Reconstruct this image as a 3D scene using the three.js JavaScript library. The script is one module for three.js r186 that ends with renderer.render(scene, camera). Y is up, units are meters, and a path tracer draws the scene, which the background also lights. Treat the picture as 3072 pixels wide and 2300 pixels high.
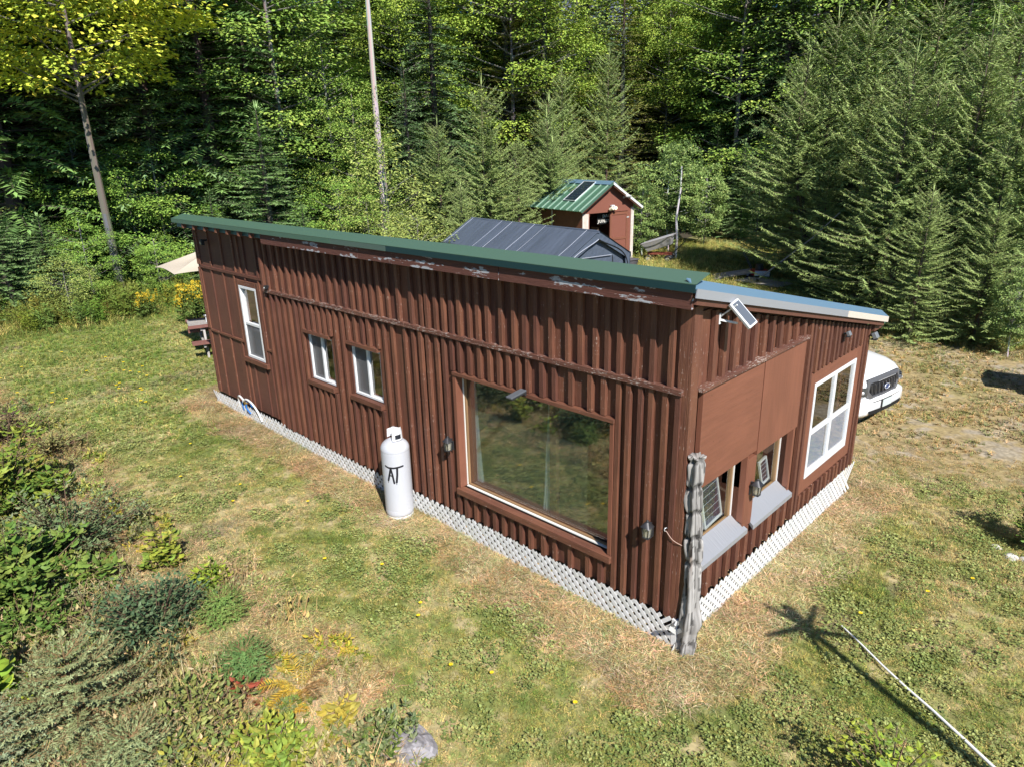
import * as THREE from 'three';
import { Sky } from 'three/addons/objects/Sky.js';
import { mergeGeometries, mergeVertices } from 'three/addons/utils/BufferGeometryUtils.js';
import { RoundedBoxGeometry } from 'three/addons/geometries/RoundedBoxGeometry.js';

// ---------------------------------------------------------------- camera, sky, sun, exposure
const scene = new THREE.Scene();
const camera = new THREE.PerspectiveCamera(57.83, 1024 / 766, 0.1, 900);
camera.position.set(2.8785, 4.6659, 5.1477);
camera.rotation.order = 'YXZ';
camera.rotation.set(-0.328, 0.77426, -0.02517);

const SUN = new THREE.Vector3(0.660, 0.682, 0.315).normalize();
const sky = new Sky();
sky.scale.setScalar(800);
sky.name = 'sky';
Object.assign(sky.material.uniforms, {});
sky.material.uniforms.sunPosition.value.copy(SUN);
sky.material.uniforms.turbidity.value = 4;
sky.material.uniforms.rayleigh.value = 0.9;
sky.material.uniforms.mieCoefficient.value = 0.004;
sky.userData.kind = 'structure';
scene.add(sky);
scene.environmentIntensity = 0.1;

const sun = new THREE.DirectionalLight(new THREE.Color(1, 0.955, 0.88), 5.0);
sun.name = 'sun';
sun.position.copy(SUN).multiplyScalar(80);
sun.castShadow = true;
Object.assign(sun.shadow.camera, { left: -45, right: 45, top: 45, bottom: -45, near: 1, far: 200 });
sun.shadow.mapSize.set(4096, 4096);
sun.shadow.radius = 0.7;
scene.add(sun, sun.target);

const renderer = new THREE.WebGLRenderer({ antialias: true });
renderer.toneMapping = THREE.LinearToneMapping;
renderer.toneMappingExposure = 1.5;
renderer.shadowMap.enabled = true;

// ---------------------------------------------------------------- helpers
let seedState = 7;
function reseed(s) { seedState = s | 0; }
function rnd() { seedState = (seedState + 0x6d2b79f5) | 0; let t = Math.imul(seedState ^ (seedState >>> 15), 1 | seedState); t = (t + Math.imul(t ^ (t >>> 7), 61 | t)) ^ t; return ((t ^ (t >>> 14)) >>> 0) / 4294967296; }
const rr = (a, b) => a + (b - a) * rnd();
const clamp = (v, a = 0, b = 1) => Math.min(b, Math.max(a, v));
const mix = (a, b, t) => a + (b - a) * t;
const mix3 = (a, b, t) => [mix(a[0], b[0], t), mix(a[1], b[1], t), mix(a[2], b[2], t)];
const sstep = (a, b, v) => { const t = clamp((v - a) / (b - a)); return t * t * (3 - 2 * t); };
function hash2(x, y, s) { let h = Math.imul(x | 0, 374761393) ^ Math.imul(y | 0, 668265263) ^ Math.imul(s | 0, 1274126177); h = Math.imul(h ^ (h >>> 13), 1274126177); return ((h ^ (h >>> 16)) >>> 0) / 4294967296; }
function vnoise(x, y, s = 0, px = 0, py = 0) {
  let x0 = Math.floor(x), y0 = Math.floor(y); const fx = x - x0, fy = y - y0, u = fx * fx * (3 - 2 * fx), v = fy * fy * (3 - 2 * fy);
  let x1 = x0 + 1, y1 = y0 + 1;
  if (px) { x0 = ((x0 % px) + px) % px; x1 = ((x1 % px) + px) % px; }
  if (py) { y0 = ((y0 % py) + py) % py; y1 = ((y1 % py) + py) % py; }
  return mix(mix(hash2(x0, y0, s), hash2(x1, y0, s), u), mix(hash2(x0, y1, s), hash2(x1, y1, s), u), v);
}
function fbm(x, y, o = 4, s = 0) { let a = 0, w = 0.5, n = 0; for (let i = 0; i < o; i++) { a += w * vnoise(x, y, s + i * 17); n += w; x *= 2.03; y *= 2.03; w *= 0.5; } return a / n; }
const V = (x, y, z) => new THREE.Vector3(x, y, z);
const lin2srgb = (v) => 255 * (v <= 0.0031308 ? 12.92 * v : 1.055 * Math.pow(v, 1 / 2.4) - 0.055);
// a colour texture from linear values
function colorTex(w, h, fn) {
  const d = new Uint8Array(w * h * 4);
  for (let y = 0; y < h; y++) for (let x = 0; x < w; x++) { const c = fn(x, y), i = (y * w + x) * 4; d[i] = clamp(lin2srgb(c[0]), 0, 255); d[i + 1] = clamp(lin2srgb(c[1]), 0, 255); d[i + 2] = clamp(lin2srgb(c[2]), 0, 255); d[i + 3] = 255; }
  const t = new THREE.DataTexture(d, w, h); t.colorSpace = THREE.SRGBColorSpace; t.magFilter = t.minFilter = THREE.LinearFilter; t.wrapS = t.wrapT = THREE.RepeatWrapping; t.needsUpdate = true; return t;
}
function grayTex(w, h, fn) {
  const d = new Uint8Array(w * h * 4);
  for (let y = 0; y < h; y++) for (let x = 0; x < w; x++) { const c = clamp(fn(x, y)) * 255, i = (y * w + x) * 4; d[i] = d[i + 1] = d[i + 2] = c; d[i + 3] = 255; }
  const t = new THREE.DataTexture(d, w, h); t.magFilter = t.minFilter = THREE.LinearFilter; t.wrapS = t.wrapT = THREE.RepeatWrapping; t.needsUpdate = true; return t;
}
const names = new Map();
function numbered(n) { const k = names.get(n) || 0; names.set(n, k + 1); return k ? n + '_' + String(k).padStart(3, '0') : n; }
function shadows(o) { o.traverse((m) => { if (m.isMesh) { m.castShadow = true; m.receiveShadow = true; } }); return o; }
function tag(o, label, category, group, kind) { o.userData.label = label; o.userData.category = category; if (group) o.userData.group = group; if (kind) o.userData.kind = kind; return o; }
function thing(name, label, category, pos = [0, 0, 0], turn = 0, group) {
  const g = new THREE.Group(); g.name = numbered(name); g.position.set(...pos); g.rotation.y = turn; tag(g, label, category, group); scene.add(g); return g;
}
function part(name, geo, mat, parent, pos, rot) {
  const m = new THREE.Mesh(geo, mat); m.name = name; m.castShadow = m.receiveShadow = true;
  if (pos) m.position.set(...pos); if (rot) m.rotation.set(...rot);
  if (parent) parent.add(m); return m;
}
function grp(name, parent, pos, rot) { const g = new THREE.Group(); g.name = name; if (pos) g.position.set(...pos); if (rot) g.rotation.set(...rot); parent.add(g); return g; }
// box with uv in metres, v along its longest side, with a random shift so that grain never repeats side by side
function boxGeo(w, h, d, bevel = 0) {
  const g = bevel ? new RoundedBoxGeometry(w, h, d, 1, bevel) : new THREE.BoxGeometry(w, h, d);
  const p = g.attributes.position, n = g.attributes.normal, uv = g.attributes.uv, L = h >= w && h >= d ? 1 : w >= d ? 0 : 2, uo = rnd() * 3, vo = rnd() * 3;
  for (let i = 0; i < p.count; i++) {
    const c = [p.getX(i), p.getY(i), p.getZ(i)], a = [Math.abs(n.getX(i)), Math.abs(n.getY(i)), Math.abs(n.getZ(i))], k = a[0] >= a[1] && a[0] >= a[2] ? 0 : a[1] >= a[2] ? 1 : 2, ax = [0, 1, 2].filter((q) => q !== k);
    let u, v; if (ax.includes(L)) { v = c[L]; u = c[ax.find((q) => q !== L)]; } else { u = c[ax[0]]; v = c[ax[1]]; }
    uv.setXY(i, u + uo, v + vo);
  }
  return g;
}
function box(name, parent, mat, x0, x1, y0, y1, z0, z1, bevel = 0) {
  return part(name, boxGeo(Math.abs(x1 - x0), Math.abs(y1 - y0), Math.abs(z1 - z0), bevel), mat, parent, [(x0 + x1) / 2, (y0 + y1) / 2, (z0 + z1) / 2]);
}
// a beam between two points
function beam(name, parent, mat, a, b, w, d) {
  const A = V(...a), B = V(...b), L = A.distanceTo(B), m = part(name, boxGeo(w, L, d), mat, parent);
  m.position.copy(A).add(B).multiplyScalar(0.5); m.quaternion.setFromUnitVectors(V(0, 1, 0), B.sub(A).normalize()); return m;
}
function tubeGeo(pts, r, seg = 24, sides = 8) { return new THREE.TubeGeometry(new THREE.CatmullRomCurve3(pts.map((p) => V(...p))), seg, r, sides, false); }
// collects coloured triangles
class MB {
  constructor() { this.p = []; this.c = []; }
  tri(a, b, c, k) { this.p.push(a[0], a[1], a[2], b[0], b[1], b[2], c[0], c[1], c[2]); for (let i = 0; i < 3; i++) this.c.push(k[0], k[1], k[2]); }
  quad(a, b, c, d, k) { this.tri(a, b, c, k); this.tri(a, c, d, k); }
  // rhombus leaf folded along the midrib: base point, direction, side direction (unit), length, width
  leaf(p, d, s, L, W, k, fold = 0.25, mid = 0.45) {
    const n = [d[1] * s[2] - d[2] * s[1], d[2] * s[0] - d[0] * s[2], d[0] * s[1] - d[1] * s[0]];
    const t = [p[0] + d[0] * L, p[1] + d[1] * L, p[2] + d[2] * L], m = L * mid, h = W / 2, f = W * fold;
    const l = [p[0] + d[0] * m + s[0] * h + n[0] * f, p[1] + d[1] * m + s[1] * h + n[1] * f, p[2] + d[2] * m + s[2] * h + n[2] * f];
    const r = [p[0] + d[0] * m - s[0] * h + n[0] * f, p[1] + d[1] * m - s[1] * h + n[1] * f, p[2] + d[2] * m - s[2] * h + n[2] * f];
    this.tri(p, l, t, k); this.tri(p, t, r, k);
  }
  tube(pts, r0, r1, sides, k, vary = 0) {
    let prev = null;
    for (let i = 0; i < pts.length; i++) {
      const a = pts[Math.max(0, i - 1)], b = pts[Math.min(pts.length - 1, i + 1)], d = norm([b[0] - a[0], b[1] - a[1], b[2] - a[2]]);
      const u = norm(cross(d, Math.abs(d[1]) < 0.9 ? [0, 1, 0] : [1, 0, 0])), w = cross(d, u), r = mix(r0, r1, i / (pts.length - 1)), ring = [];
      for (let j = 0; j < sides; j++) { const q = (j / sides) * Math.PI * 2, rj = r * (1 + vary * (rnd() - 0.5)); ring.push([pts[i][0] + (u[0] * Math.cos(q) + w[0] * Math.sin(q)) * rj, pts[i][1] + (u[1] * Math.cos(q) + w[1] * Math.sin(q)) * rj, pts[i][2] + (u[2] * Math.cos(q) + w[2] * Math.sin(q)) * rj]); }
      if (prev) for (let j = 0; j < sides; j++) { const kk = vary ? k.map((x) => x * (0.8 + 0.4 * rnd())) : k; this.quad(prev[j], ring[j], ring[(j + 1) % sides], prev[(j + 1) % sides], kk); }
      prev = ring;
    }
  }
  geo(smooth = false) {
    let g = new THREE.BufferGeometry();
    g.setAttribute('position', new THREE.Float32BufferAttribute(this.p, 3)); g.setAttribute('color', new THREE.Float32BufferAttribute(this.c, 3));
    if (smooth) g = mergeVertices(g, 1e-4);
    g.computeVertexNormals(); return g;
  }
}
const norm = (a) => { const l = Math.hypot(...a) || 1; return [a[0] / l, a[1] / l, a[2] / l]; };
const cross = (a, b) => [a[1] * b[2] - a[2] * b[1], a[2] * b[0] - a[0] * b[2], a[0] * b[1] - a[1] * b[0]];
const randDir = () => { const y = rr(-1, 1), q = rr(0, 6.283), r = Math.sqrt(1 - y * y); return [r * Math.cos(q), y, r * Math.sin(q)]; };
const jit = (c, a) => { const m = 1 + a * (rnd() - 0.5) * 2, w = 1 + a * 0.5 * (rnd() - 0.5); return [c[0] * m * w, c[1] * m, c[2] * m / w]; };
const std = (rgb, roughness = 0.8, o = {}) => new THREE.MeshStandardMaterial({ color: new THREE.Color().setRGB(...rgb), roughness, ...o });

// height of the ground, metres
function groundY(x, z) {
  const base = -0.06 + 0.017 * clamp(-x, 0, 11) - 0.02 * clamp(-z, 0, 7);
  const away = Math.max(x, z, -11 - x, -5.4 - z), bump = sstep(0.3, 2.5, away);
  return base + bump * 0.10 * (fbm(x * 0.35 + 9, z * 0.35 + 4, 3, 5) - 0.5);
}
// ---------------------------------------------------------------- materials
// old brown paint on rough-sawn wood: streaks along v, knots, small chips down to grey wood
function paintTex(seed, base, chip, chipAmount) {
  const W = 512, H = 1024;
  return colorTex(W, H, (x, y) => {
    const u = x / W, v = y / H;
    const g1 = vnoise(u * 96, v * 5, seed, 96, 5), g2 = vnoise(u * 230, v * 14, seed + 1, 230, 14), big = vnoise(u * 7, v * 4, seed + 2, 7, 4), mid = vnoise(u * 22, v * 9, seed + 7, 22, 9);
    const m = 0.66 + 0.26 * g1 + 0.16 * g2 + 0.26 * (big - 0.5) + 0.22 * (mid - 0.5);
    let c = [base[0] * m, base[1] * m * (0.95 + 0.1 * big), base[2] * m];
    const ch = vnoise(u * 60, v * 46, seed + 3, 60, 46) * 0.5 + vnoise(u * 160, v * 70, seed + 4, 160, 70) * 0.5;
    const zone = vnoise(u * 9, v * 6, seed + 5, 9, 6), lim = 1 - chipAmount * (0.35 + 1.1 * zone);
    if (ch > lim) c = mix3(c, chip, clamp((ch - lim) * 14, 0, 0.85));
    const nail = vnoise(u * 120, v * 160, seed + 6, 120, 160); if (nail > 0.965) c = c.map((q) => q * 0.5);
    return c;
  });
}
const woodBump = grayTex(512, 512, (x, y) => { const u = x / 512, v = y / 512; return 0.45 * vnoise(u * 128, v * 8, 31, 128, 8) + 0.3 * vnoise(u * 256, v * 22, 32, 256, 22) + 0.25 * vnoise(u * 20, v * 14, 33, 20, 14); });
function repeatOf(t, x, y) { const c = t.clone(); c.repeat.set(x, y); c.needsUpdate = true; return c; }
const PAINT = [0.152, 0.058, 0.034];
const paintMaps = [paintTex(11, PAINT, [0.36, 0.27, 0.23], 0.12), paintTex(51, [0.172, 0.066, 0.038], [0.40, 0.29, 0.24], 0.17), paintTex(91, [0.130, 0.049, 0.031], [0.34, 0.27, 0.24], 0.10)].map((t) => repeatOf(t, 1 / 0.5, 1 / 1.3));
const bumpR = repeatOf(woodBump, 1 / 0.4, 1 / 0.7);
const M = {};
M.paint = paintMaps.map((map) => new THREE.MeshStandardMaterial({ map, roughness: 0.62, bumpMap: bumpR, bumpScale: 0.004 }));
M.paintWorn = new THREE.MeshStandardMaterial({ map: repeatOf(paintTex(171, [0.150, 0.060, 0.038], [0.42, 0.35, 0.31], 0.34), 1 / 0.5, 1 / 1.3), roughness: 0.7, bumpMap: bumpR, bumpScale: 0.005 });
const anyPaint = () => M.paint[Math.floor(rnd() * 3)];
M.ply = new THREE.MeshStandardMaterial({ roughness: 0.6, bumpMap: repeatOf(woodBump, 1 / 1.2, 1 / 2.4), bumpScale: 0.0015, map: repeatOf(colorTex(512, 512, (x, y) => {
  const u = x / 512, v = y / 512, m = 0.86 + 0.22 * (vnoise(u * 5, v * 4, 3, 5, 4) - 0.5) + 0.14 * vnoise(u * 60, v * 8, 4, 60, 8) + 0.06 * vnoise(u * 200, v * 200, 5, 200, 200), n = vnoise(u * 70, v * 70, 6, 70, 70);
  const k = n > 0.972 ? 0.45 : 1; return [0.212 * m * k, 0.080 * m * k, 0.047 * m * k];
}), 1 / 1.4, 1 / 1.4) });
M.plyDark = new THREE.MeshStandardMaterial({ roughness: 0.68, bumpMap: repeatOf(woodBump, 1, 0.5), bumpScale: 0.001, map: repeatOf(colorTex(512, 512, (x, y) => {
  const u = x / 512, v = y / 512, m = 0.84 + 0.25 * (vnoise(u * 5, v * 4, 63, 5, 4) - 0.5) + 0.2 * vnoise(u * 14, v * 60, 64, 14, 60); return [0.124 * m, 0.049 * m, 0.030 * m];
}), 1 / 1.3, 1 / 1.3) });
// fascia: paint peeling in long flakes down to weathered grey wood
M.peel = new THREE.MeshStandardMaterial({ roughness: 0.75, bumpMap: bumpR, bumpScale: 0.004, map: repeatOf(colorTex(256, 2048, (x, y) => {
  const u = x / 256, v = y / 2048, g = vnoise(u * 60, v * 40, 71, 60, 40), m = 0.7 + 0.4 * g;
  let c = [0.122 * m, 0.045 * m, 0.032 * m];
  const f = 0.55 * vnoise(u * 5 + 0.7 * vnoise(u * 8, v * 160, 72, 8, 160), v * 22, 73, 5, 22) + 0.3 * vnoise(u * 12, v * 90, 74, 12, 90) + 0.15 * vnoise(u * 40, v * 420, 75, 40, 420);
  const z = vnoise(0.5, v * 11, 76, 1, 11), lim = 0.83 - 0.24 * z;
  if (f > lim) c = mix3(c, [0.34 + 0.1 * g, 0.35 + 0.1 * g, 0.38 + 0.1 * g], clamp((f - lim) * 30, 0, 1));
  else if (f > lim - 0.02) c = [0.30, 0.20, 0.17];
  return c;
}), 1 / 0.16, 1 / 5) });
M.white = std([0.66, 0.66, 0.65], 0.45);
M.vinyl = std([0.68, 0.69, 0.70], 0.4);
M.lattice = [std([0.64, 0.64, 0.63], 0.55), std([0.58, 0.58, 0.56], 0.6), std([0.68, 0.68, 0.68], 0.55)];
M.glass = new THREE.MeshPhysicalMaterial({ color: 0xffffff, roughness: 0.012, transmission: 1, thickness: 0, ior: 2.3, metalness: 0 });
M.glassThin = new THREE.MeshPhysicalMaterial({ color: new THREE.Color().setRGB(0.9, 0.95, 0.93), roughness: 0.01, transmission: 1, thickness: 0, ior: 2.0 });
M.screen = new THREE.MeshStandardMaterial({ color: new THREE.Color().setRGB(0.12, 0.12, 0.125), roughness: 0.75, transparent: true, opacity: 0.72 });
M.haze = new THREE.MeshStandardMaterial({ color: new THREE.Color().setRGB(0.20, 0.24, 0.17), roughness: 0.9, transparent: true, opacity: 0.38 });  // grey-green tint imitating the hazy reflection in the big pane
M.blind = std([0.22, 0.25, 0.32], 0.8);
M.green = std([0.080, 0.160, 0.115], 0.42, { metalness: 0.25 });
M.greenPale = std([0.095, 0.15, 0.125], 0.45, { metalness: 0.25 });
M.teal = std([0.016, 0.052, 0.058], 0.45, { metalness: 0.3 });
M.blueTrim = std([0.17, 0.29, 0.40], 0.42, { metalness: 0.35 });
M.greyTrim = std([0.36, 0.37, 0.40], 0.45, { metalness: 0.3 });
M.beigeTrim = std([0.60, 0.52, 0.44], 0.6);
M.tin = new THREE.MeshStandardMaterial({ color: new THREE.Color().setRGB(0.36, 0.365, 0.385), roughness: 0.5, metalness: 0.4, bumpMap: repeatOf(woodBump, 0.6, 0.6), bumpScale: 0.003 });
M.pine = new THREE.MeshStandardMaterial({ roughness: 0.6, map: repeatOf(colorTex(128, 512, (x, y) => { const m = 0.75 + 0.5 * vnoise(x / 128 * 40, y / 512 * 6, 81, 40, 6); return [0.26 * m, 0.155 * m, 0.075 * m]; }), 2, 0.7) });
M.black = std([0.014, 0.014, 0.015], 0.5);
M.darkMetal = std([0.05, 0.05, 0.055], 0.4, { metalness: 0.4 });
M.dark = std([0.02, 0.018, 0.016], 0.9);
M.roomWall = std([0.13, 0.10, 0.065], 0.9);
M.roomFloor = std([0.05, 0.035, 0.025], 0.8);
M.curtain = std([0.50, 0.58, 0.62], 0.95, { side: THREE.DoubleSide });
M.cream = std([0.72, 0.66, 0.48], 0.9);
M.cell = new THREE.MeshPhysicalMaterial({ color: new THREE.Color().setRGB(0.012, 0.02, 0.045), roughness: 0.25, clearcoat: 1, clearcoatRoughness: 0.05 });
M.alu = std([0.78, 0.79, 0.80], 0.35, { metalness: 0.5 });
M.brass = std([0.55, 0.38, 0.12], 0.35, { metalness: 0.8 });
M.lampGlass = new THREE.MeshPhysicalMaterial({ color: new THREE.Color().setRGB(0.85, 0.82, 0.7), roughness: 0.25, transmission: 0.7, thickness: 0 });
M.hoseBlue = std([0.02, 0.16, 0.50], 0.45);
M.rust = std([0.22, 0.055, 0.03], 0.75);
M.red = std([0.46, 0.035, 0.02], 0.45);
M.tarp = new THREE.MeshStandardMaterial({ color: new THREE.Color().setRGB(0.075, 0.094, 0.130), roughness: 0.55, bumpMap: repeatOf(grayTex(256, 256, (x, y) => { const u = x / 256, v = y / 256; return 0.7 * vnoise(u * 9, v * 7, 41, 9, 7) + 0.3 * vnoise(u * 30, v * 26, 42, 30, 26); }), 0.5, 0.5), bumpScale: 0.03, side: THREE.DoubleSide });
M.canvas = std([0.50, 0.43, 0.34], 0.9, { side: THREE.DoubleSide });
const weatheredTex = (seed, a, b) => colorTex(128, 512, (x, y) => { const u = x / 128, v = y / 512, g = vnoise(u * 40, v * 6, seed, 40, 6), k = vnoise(u * 90, v * 16, seed + 1, 90, 16), c = mix3(a, b, clamp(g * 0.7 + k * 0.5 - 0.1)); return k > 0.9 ? c.map((q) => q * 0.35) : c; });
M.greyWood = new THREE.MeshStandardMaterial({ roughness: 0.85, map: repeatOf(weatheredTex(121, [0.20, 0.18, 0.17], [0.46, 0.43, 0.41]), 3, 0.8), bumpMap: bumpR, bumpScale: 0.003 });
M.bench = new THREE.MeshStandardMaterial({ roughness: 0.75, map: repeatOf(weatheredTex(131, [0.15, 0.055, 0.045], [0.26, 0.12, 0.10]), 3, 0.8) });
// foliage: colours come with the vertices
const foliage = (rough, trans = 0) => trans ? new THREE.MeshPhysicalMaterial({ vertexColors: true, roughness: rough, side: THREE.DoubleSide, transmission: trans, thickness: 0, ior: 1.3 }) : new THREE.MeshPhysicalMaterial({ vertexColors: true, roughness: rough, specularIntensity: 0.3, side: THREE.DoubleSide });
M.needle = foliage(0.65);
M.leaf = foliage(0.55);
M.leafSoft = foliage(0.9, 0.3);
M.bark = foliage(0.95);
M.grass = foliage(0.75);
// ---------------------------------------------------------------- ground
const insideCabin = (x, z, m = 0) => x > -10.35 - m && x < 0.02 + m && z < 0.03 + m && z > -4.75 - m;
// how rough (unmown) the ground is at the lower left, beside the shrubs
const roughAt = (x, z) => sstep(-0.25, 0.35, z - (2.35 + 0.10 * Math.min(0, x + 2) * -0.35 + 0.75 * (fbm(x * 0.8, z * 0.8, 3, 61) - 0.5) + Math.max(0, x + 0.9) * 2.5));
// dead straw where nobody can mow: along the walls
const strawAt = (x, z) => {
  const dx = x < -10.4 ? -10.4 - x : x > 0 ? x : 0, dz = z > 0 ? z : z < -4.75 ? -4.75 - z : 0, d = Math.hypot(dx, dz);
  const w = (z < 0 ? 0.78 : x > -2 ? 0.80 : 0.64) + 0.5 * (fbm(x * 1.3, z * 1.3, 3, 62) - 0.5);
  return 1 - sstep(w * 0.72, w * 1.12, d);
};
const driveAt = (x, z) => sstep(-4.8, -6.5, z + 0.25 * x + 1.4 * (fbm(x * 0.4, z * 0.4, 2, 63) - 0.5)) * sstep(-5.5, -2.5, x + 0.6 * fbm(x, z, 2, 66)) * sstep(-16, -14, z);
const forestAt = (x, z) => {
  // distance into the wood, metres; the clearing is an uneven polygon
  const left = -20.4 - x - 0.15 * Math.max(0, z), back = -21.5 - z + 0.55 * Math.max(0, -13 - x) - 0.25 * Math.max(0, x + 13) * 0, right = (-15.3 - z) - Math.max(0, -x - 5.2) * 2.4;
  const track = Math.hypot(x + 13.2 + (z + 22) * -0.12, 0) < 2.1 && z < -15 && z > -40;
  if (track) return -1;
  return Math.max(left, Math.min(back, 3), right) + 1.2 * (fbm(x * 0.5, z * 0.5, 2, 64) - 0.5);
};
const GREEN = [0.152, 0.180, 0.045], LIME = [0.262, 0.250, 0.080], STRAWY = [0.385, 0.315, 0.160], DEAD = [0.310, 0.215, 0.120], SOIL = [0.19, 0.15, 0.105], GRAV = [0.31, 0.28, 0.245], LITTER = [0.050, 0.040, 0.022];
function groundColor(x, z) {
  const n1 = fbm(x * 0.42 + 3, z * 0.42, 3, 65), n2 = fbm(x * 1.7, z * 1.7, 3, 67), n3 = fbm(x * 5, z * 5, 2, 68);
  let t = clamp((n1 - 0.5) * 1.3 + (n2 - 0.5) * 1.5 + (n3 - 0.5) * 2.2 + 0.46);
  let c = t < 0.5 ? mix3(GREEN, LIME, t * 2) : mix3(LIME, STRAWY, t * 2 - 1);
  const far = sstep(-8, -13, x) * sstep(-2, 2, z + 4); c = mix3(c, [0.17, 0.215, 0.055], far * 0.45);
  const bare = fbm(x * 0.9 + 40, z * 0.9 - 7, 3, 69); c = mix3(c, SOIL, sstep(0.72, 0.78, bare) * 0.6);
  c = mix3(c, mix3([0.33, 0.235, 0.12], GRAV, sstep(0.46, 0.74, n2 * 0.45 + n3 * 0.55) * 0.75), driveAt(x, z) * (0.45 + 0.35 * sstep(0.4, 0.6, n1)));
  c = mix3(c, mix3(DEAD, [0.37, 0.275, 0.16], n2), roughAt(x, z) * (0.65 + 0.35 * n3));
  c = mix3(c, mix3(DEAD, [0.38, 0.26, 0.145], clamp(n2 * 1.6 - 0.3)), strawAt(x, z) * 0.95);
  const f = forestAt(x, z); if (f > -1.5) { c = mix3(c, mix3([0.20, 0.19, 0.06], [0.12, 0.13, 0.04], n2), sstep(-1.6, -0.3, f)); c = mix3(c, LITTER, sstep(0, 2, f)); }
  return c;
}
const GX0 = -34, GZ0 = -38, GS = 48;
{
  const N = 2048;
  const map = colorTex(N, N, (px, py) => {
    const x = GX0 + (px + 0.5) / N * GS, z = GZ0 + (py + 0.5) / N * GS;
    if (x > 6 || z > 8.5) return LIME;
    if (insideCabin(x, z, -0.3)) return SOIL;
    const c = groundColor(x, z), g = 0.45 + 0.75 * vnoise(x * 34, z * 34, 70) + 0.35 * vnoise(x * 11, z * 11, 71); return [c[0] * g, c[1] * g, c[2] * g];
  });
  map.wrapS = map.wrapT = THREE.MirroredRepeatWrapping;
  // one sheet: fine near the cabin, coarse towards the horizon
  const cuts = (lo, hi, c0, c1) => { const a = []; let v = lo; while (v < hi) { a.push(v); const d = v < c0 ? c0 - v : v > c1 ? v - c1 : 0; v += Math.min(40, 0.3 + Math.max(0, d) * 0.35 * (d > 0 ? 1 : 0)); if (v > c0 && a[a.length - 1] < c0) v = c0; } a.push(hi); return a; };
  const xs = cuts(-420, 420, -26, 8), zs = cuts(-420, 420, -26, 9), pos = [], uv = [], idx = [];
  for (const z of zs) for (const x of xs) { pos.push(x, groundY(x, z), z); uv.push((x - GX0) / GS, (z - GZ0) / GS); }
  for (let j = 0; j < zs.length - 1; j++) for (let i = 0; i < xs.length - 1; i++) { const a = j * xs.length + i, b = a + 1, c = a + xs.length, d = c + 1; idx.push(a, c, b, b, c, d); }
  const g = new THREE.BufferGeometry(); g.setAttribute('position', new THREE.Float32BufferAttribute(pos, 3)); g.setAttribute('uv', new THREE.Float32BufferAttribute(uv, 2)); g.setIndex(idx); g.computeVertexNormals();
  const m = part('ground', g, new THREE.MeshStandardMaterial({ map, roughness: 0.95 }), scene); m.userData.kind = 'structure'; m.userData.label = 'mown lawn and bare ground of the forest clearing';
}
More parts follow.
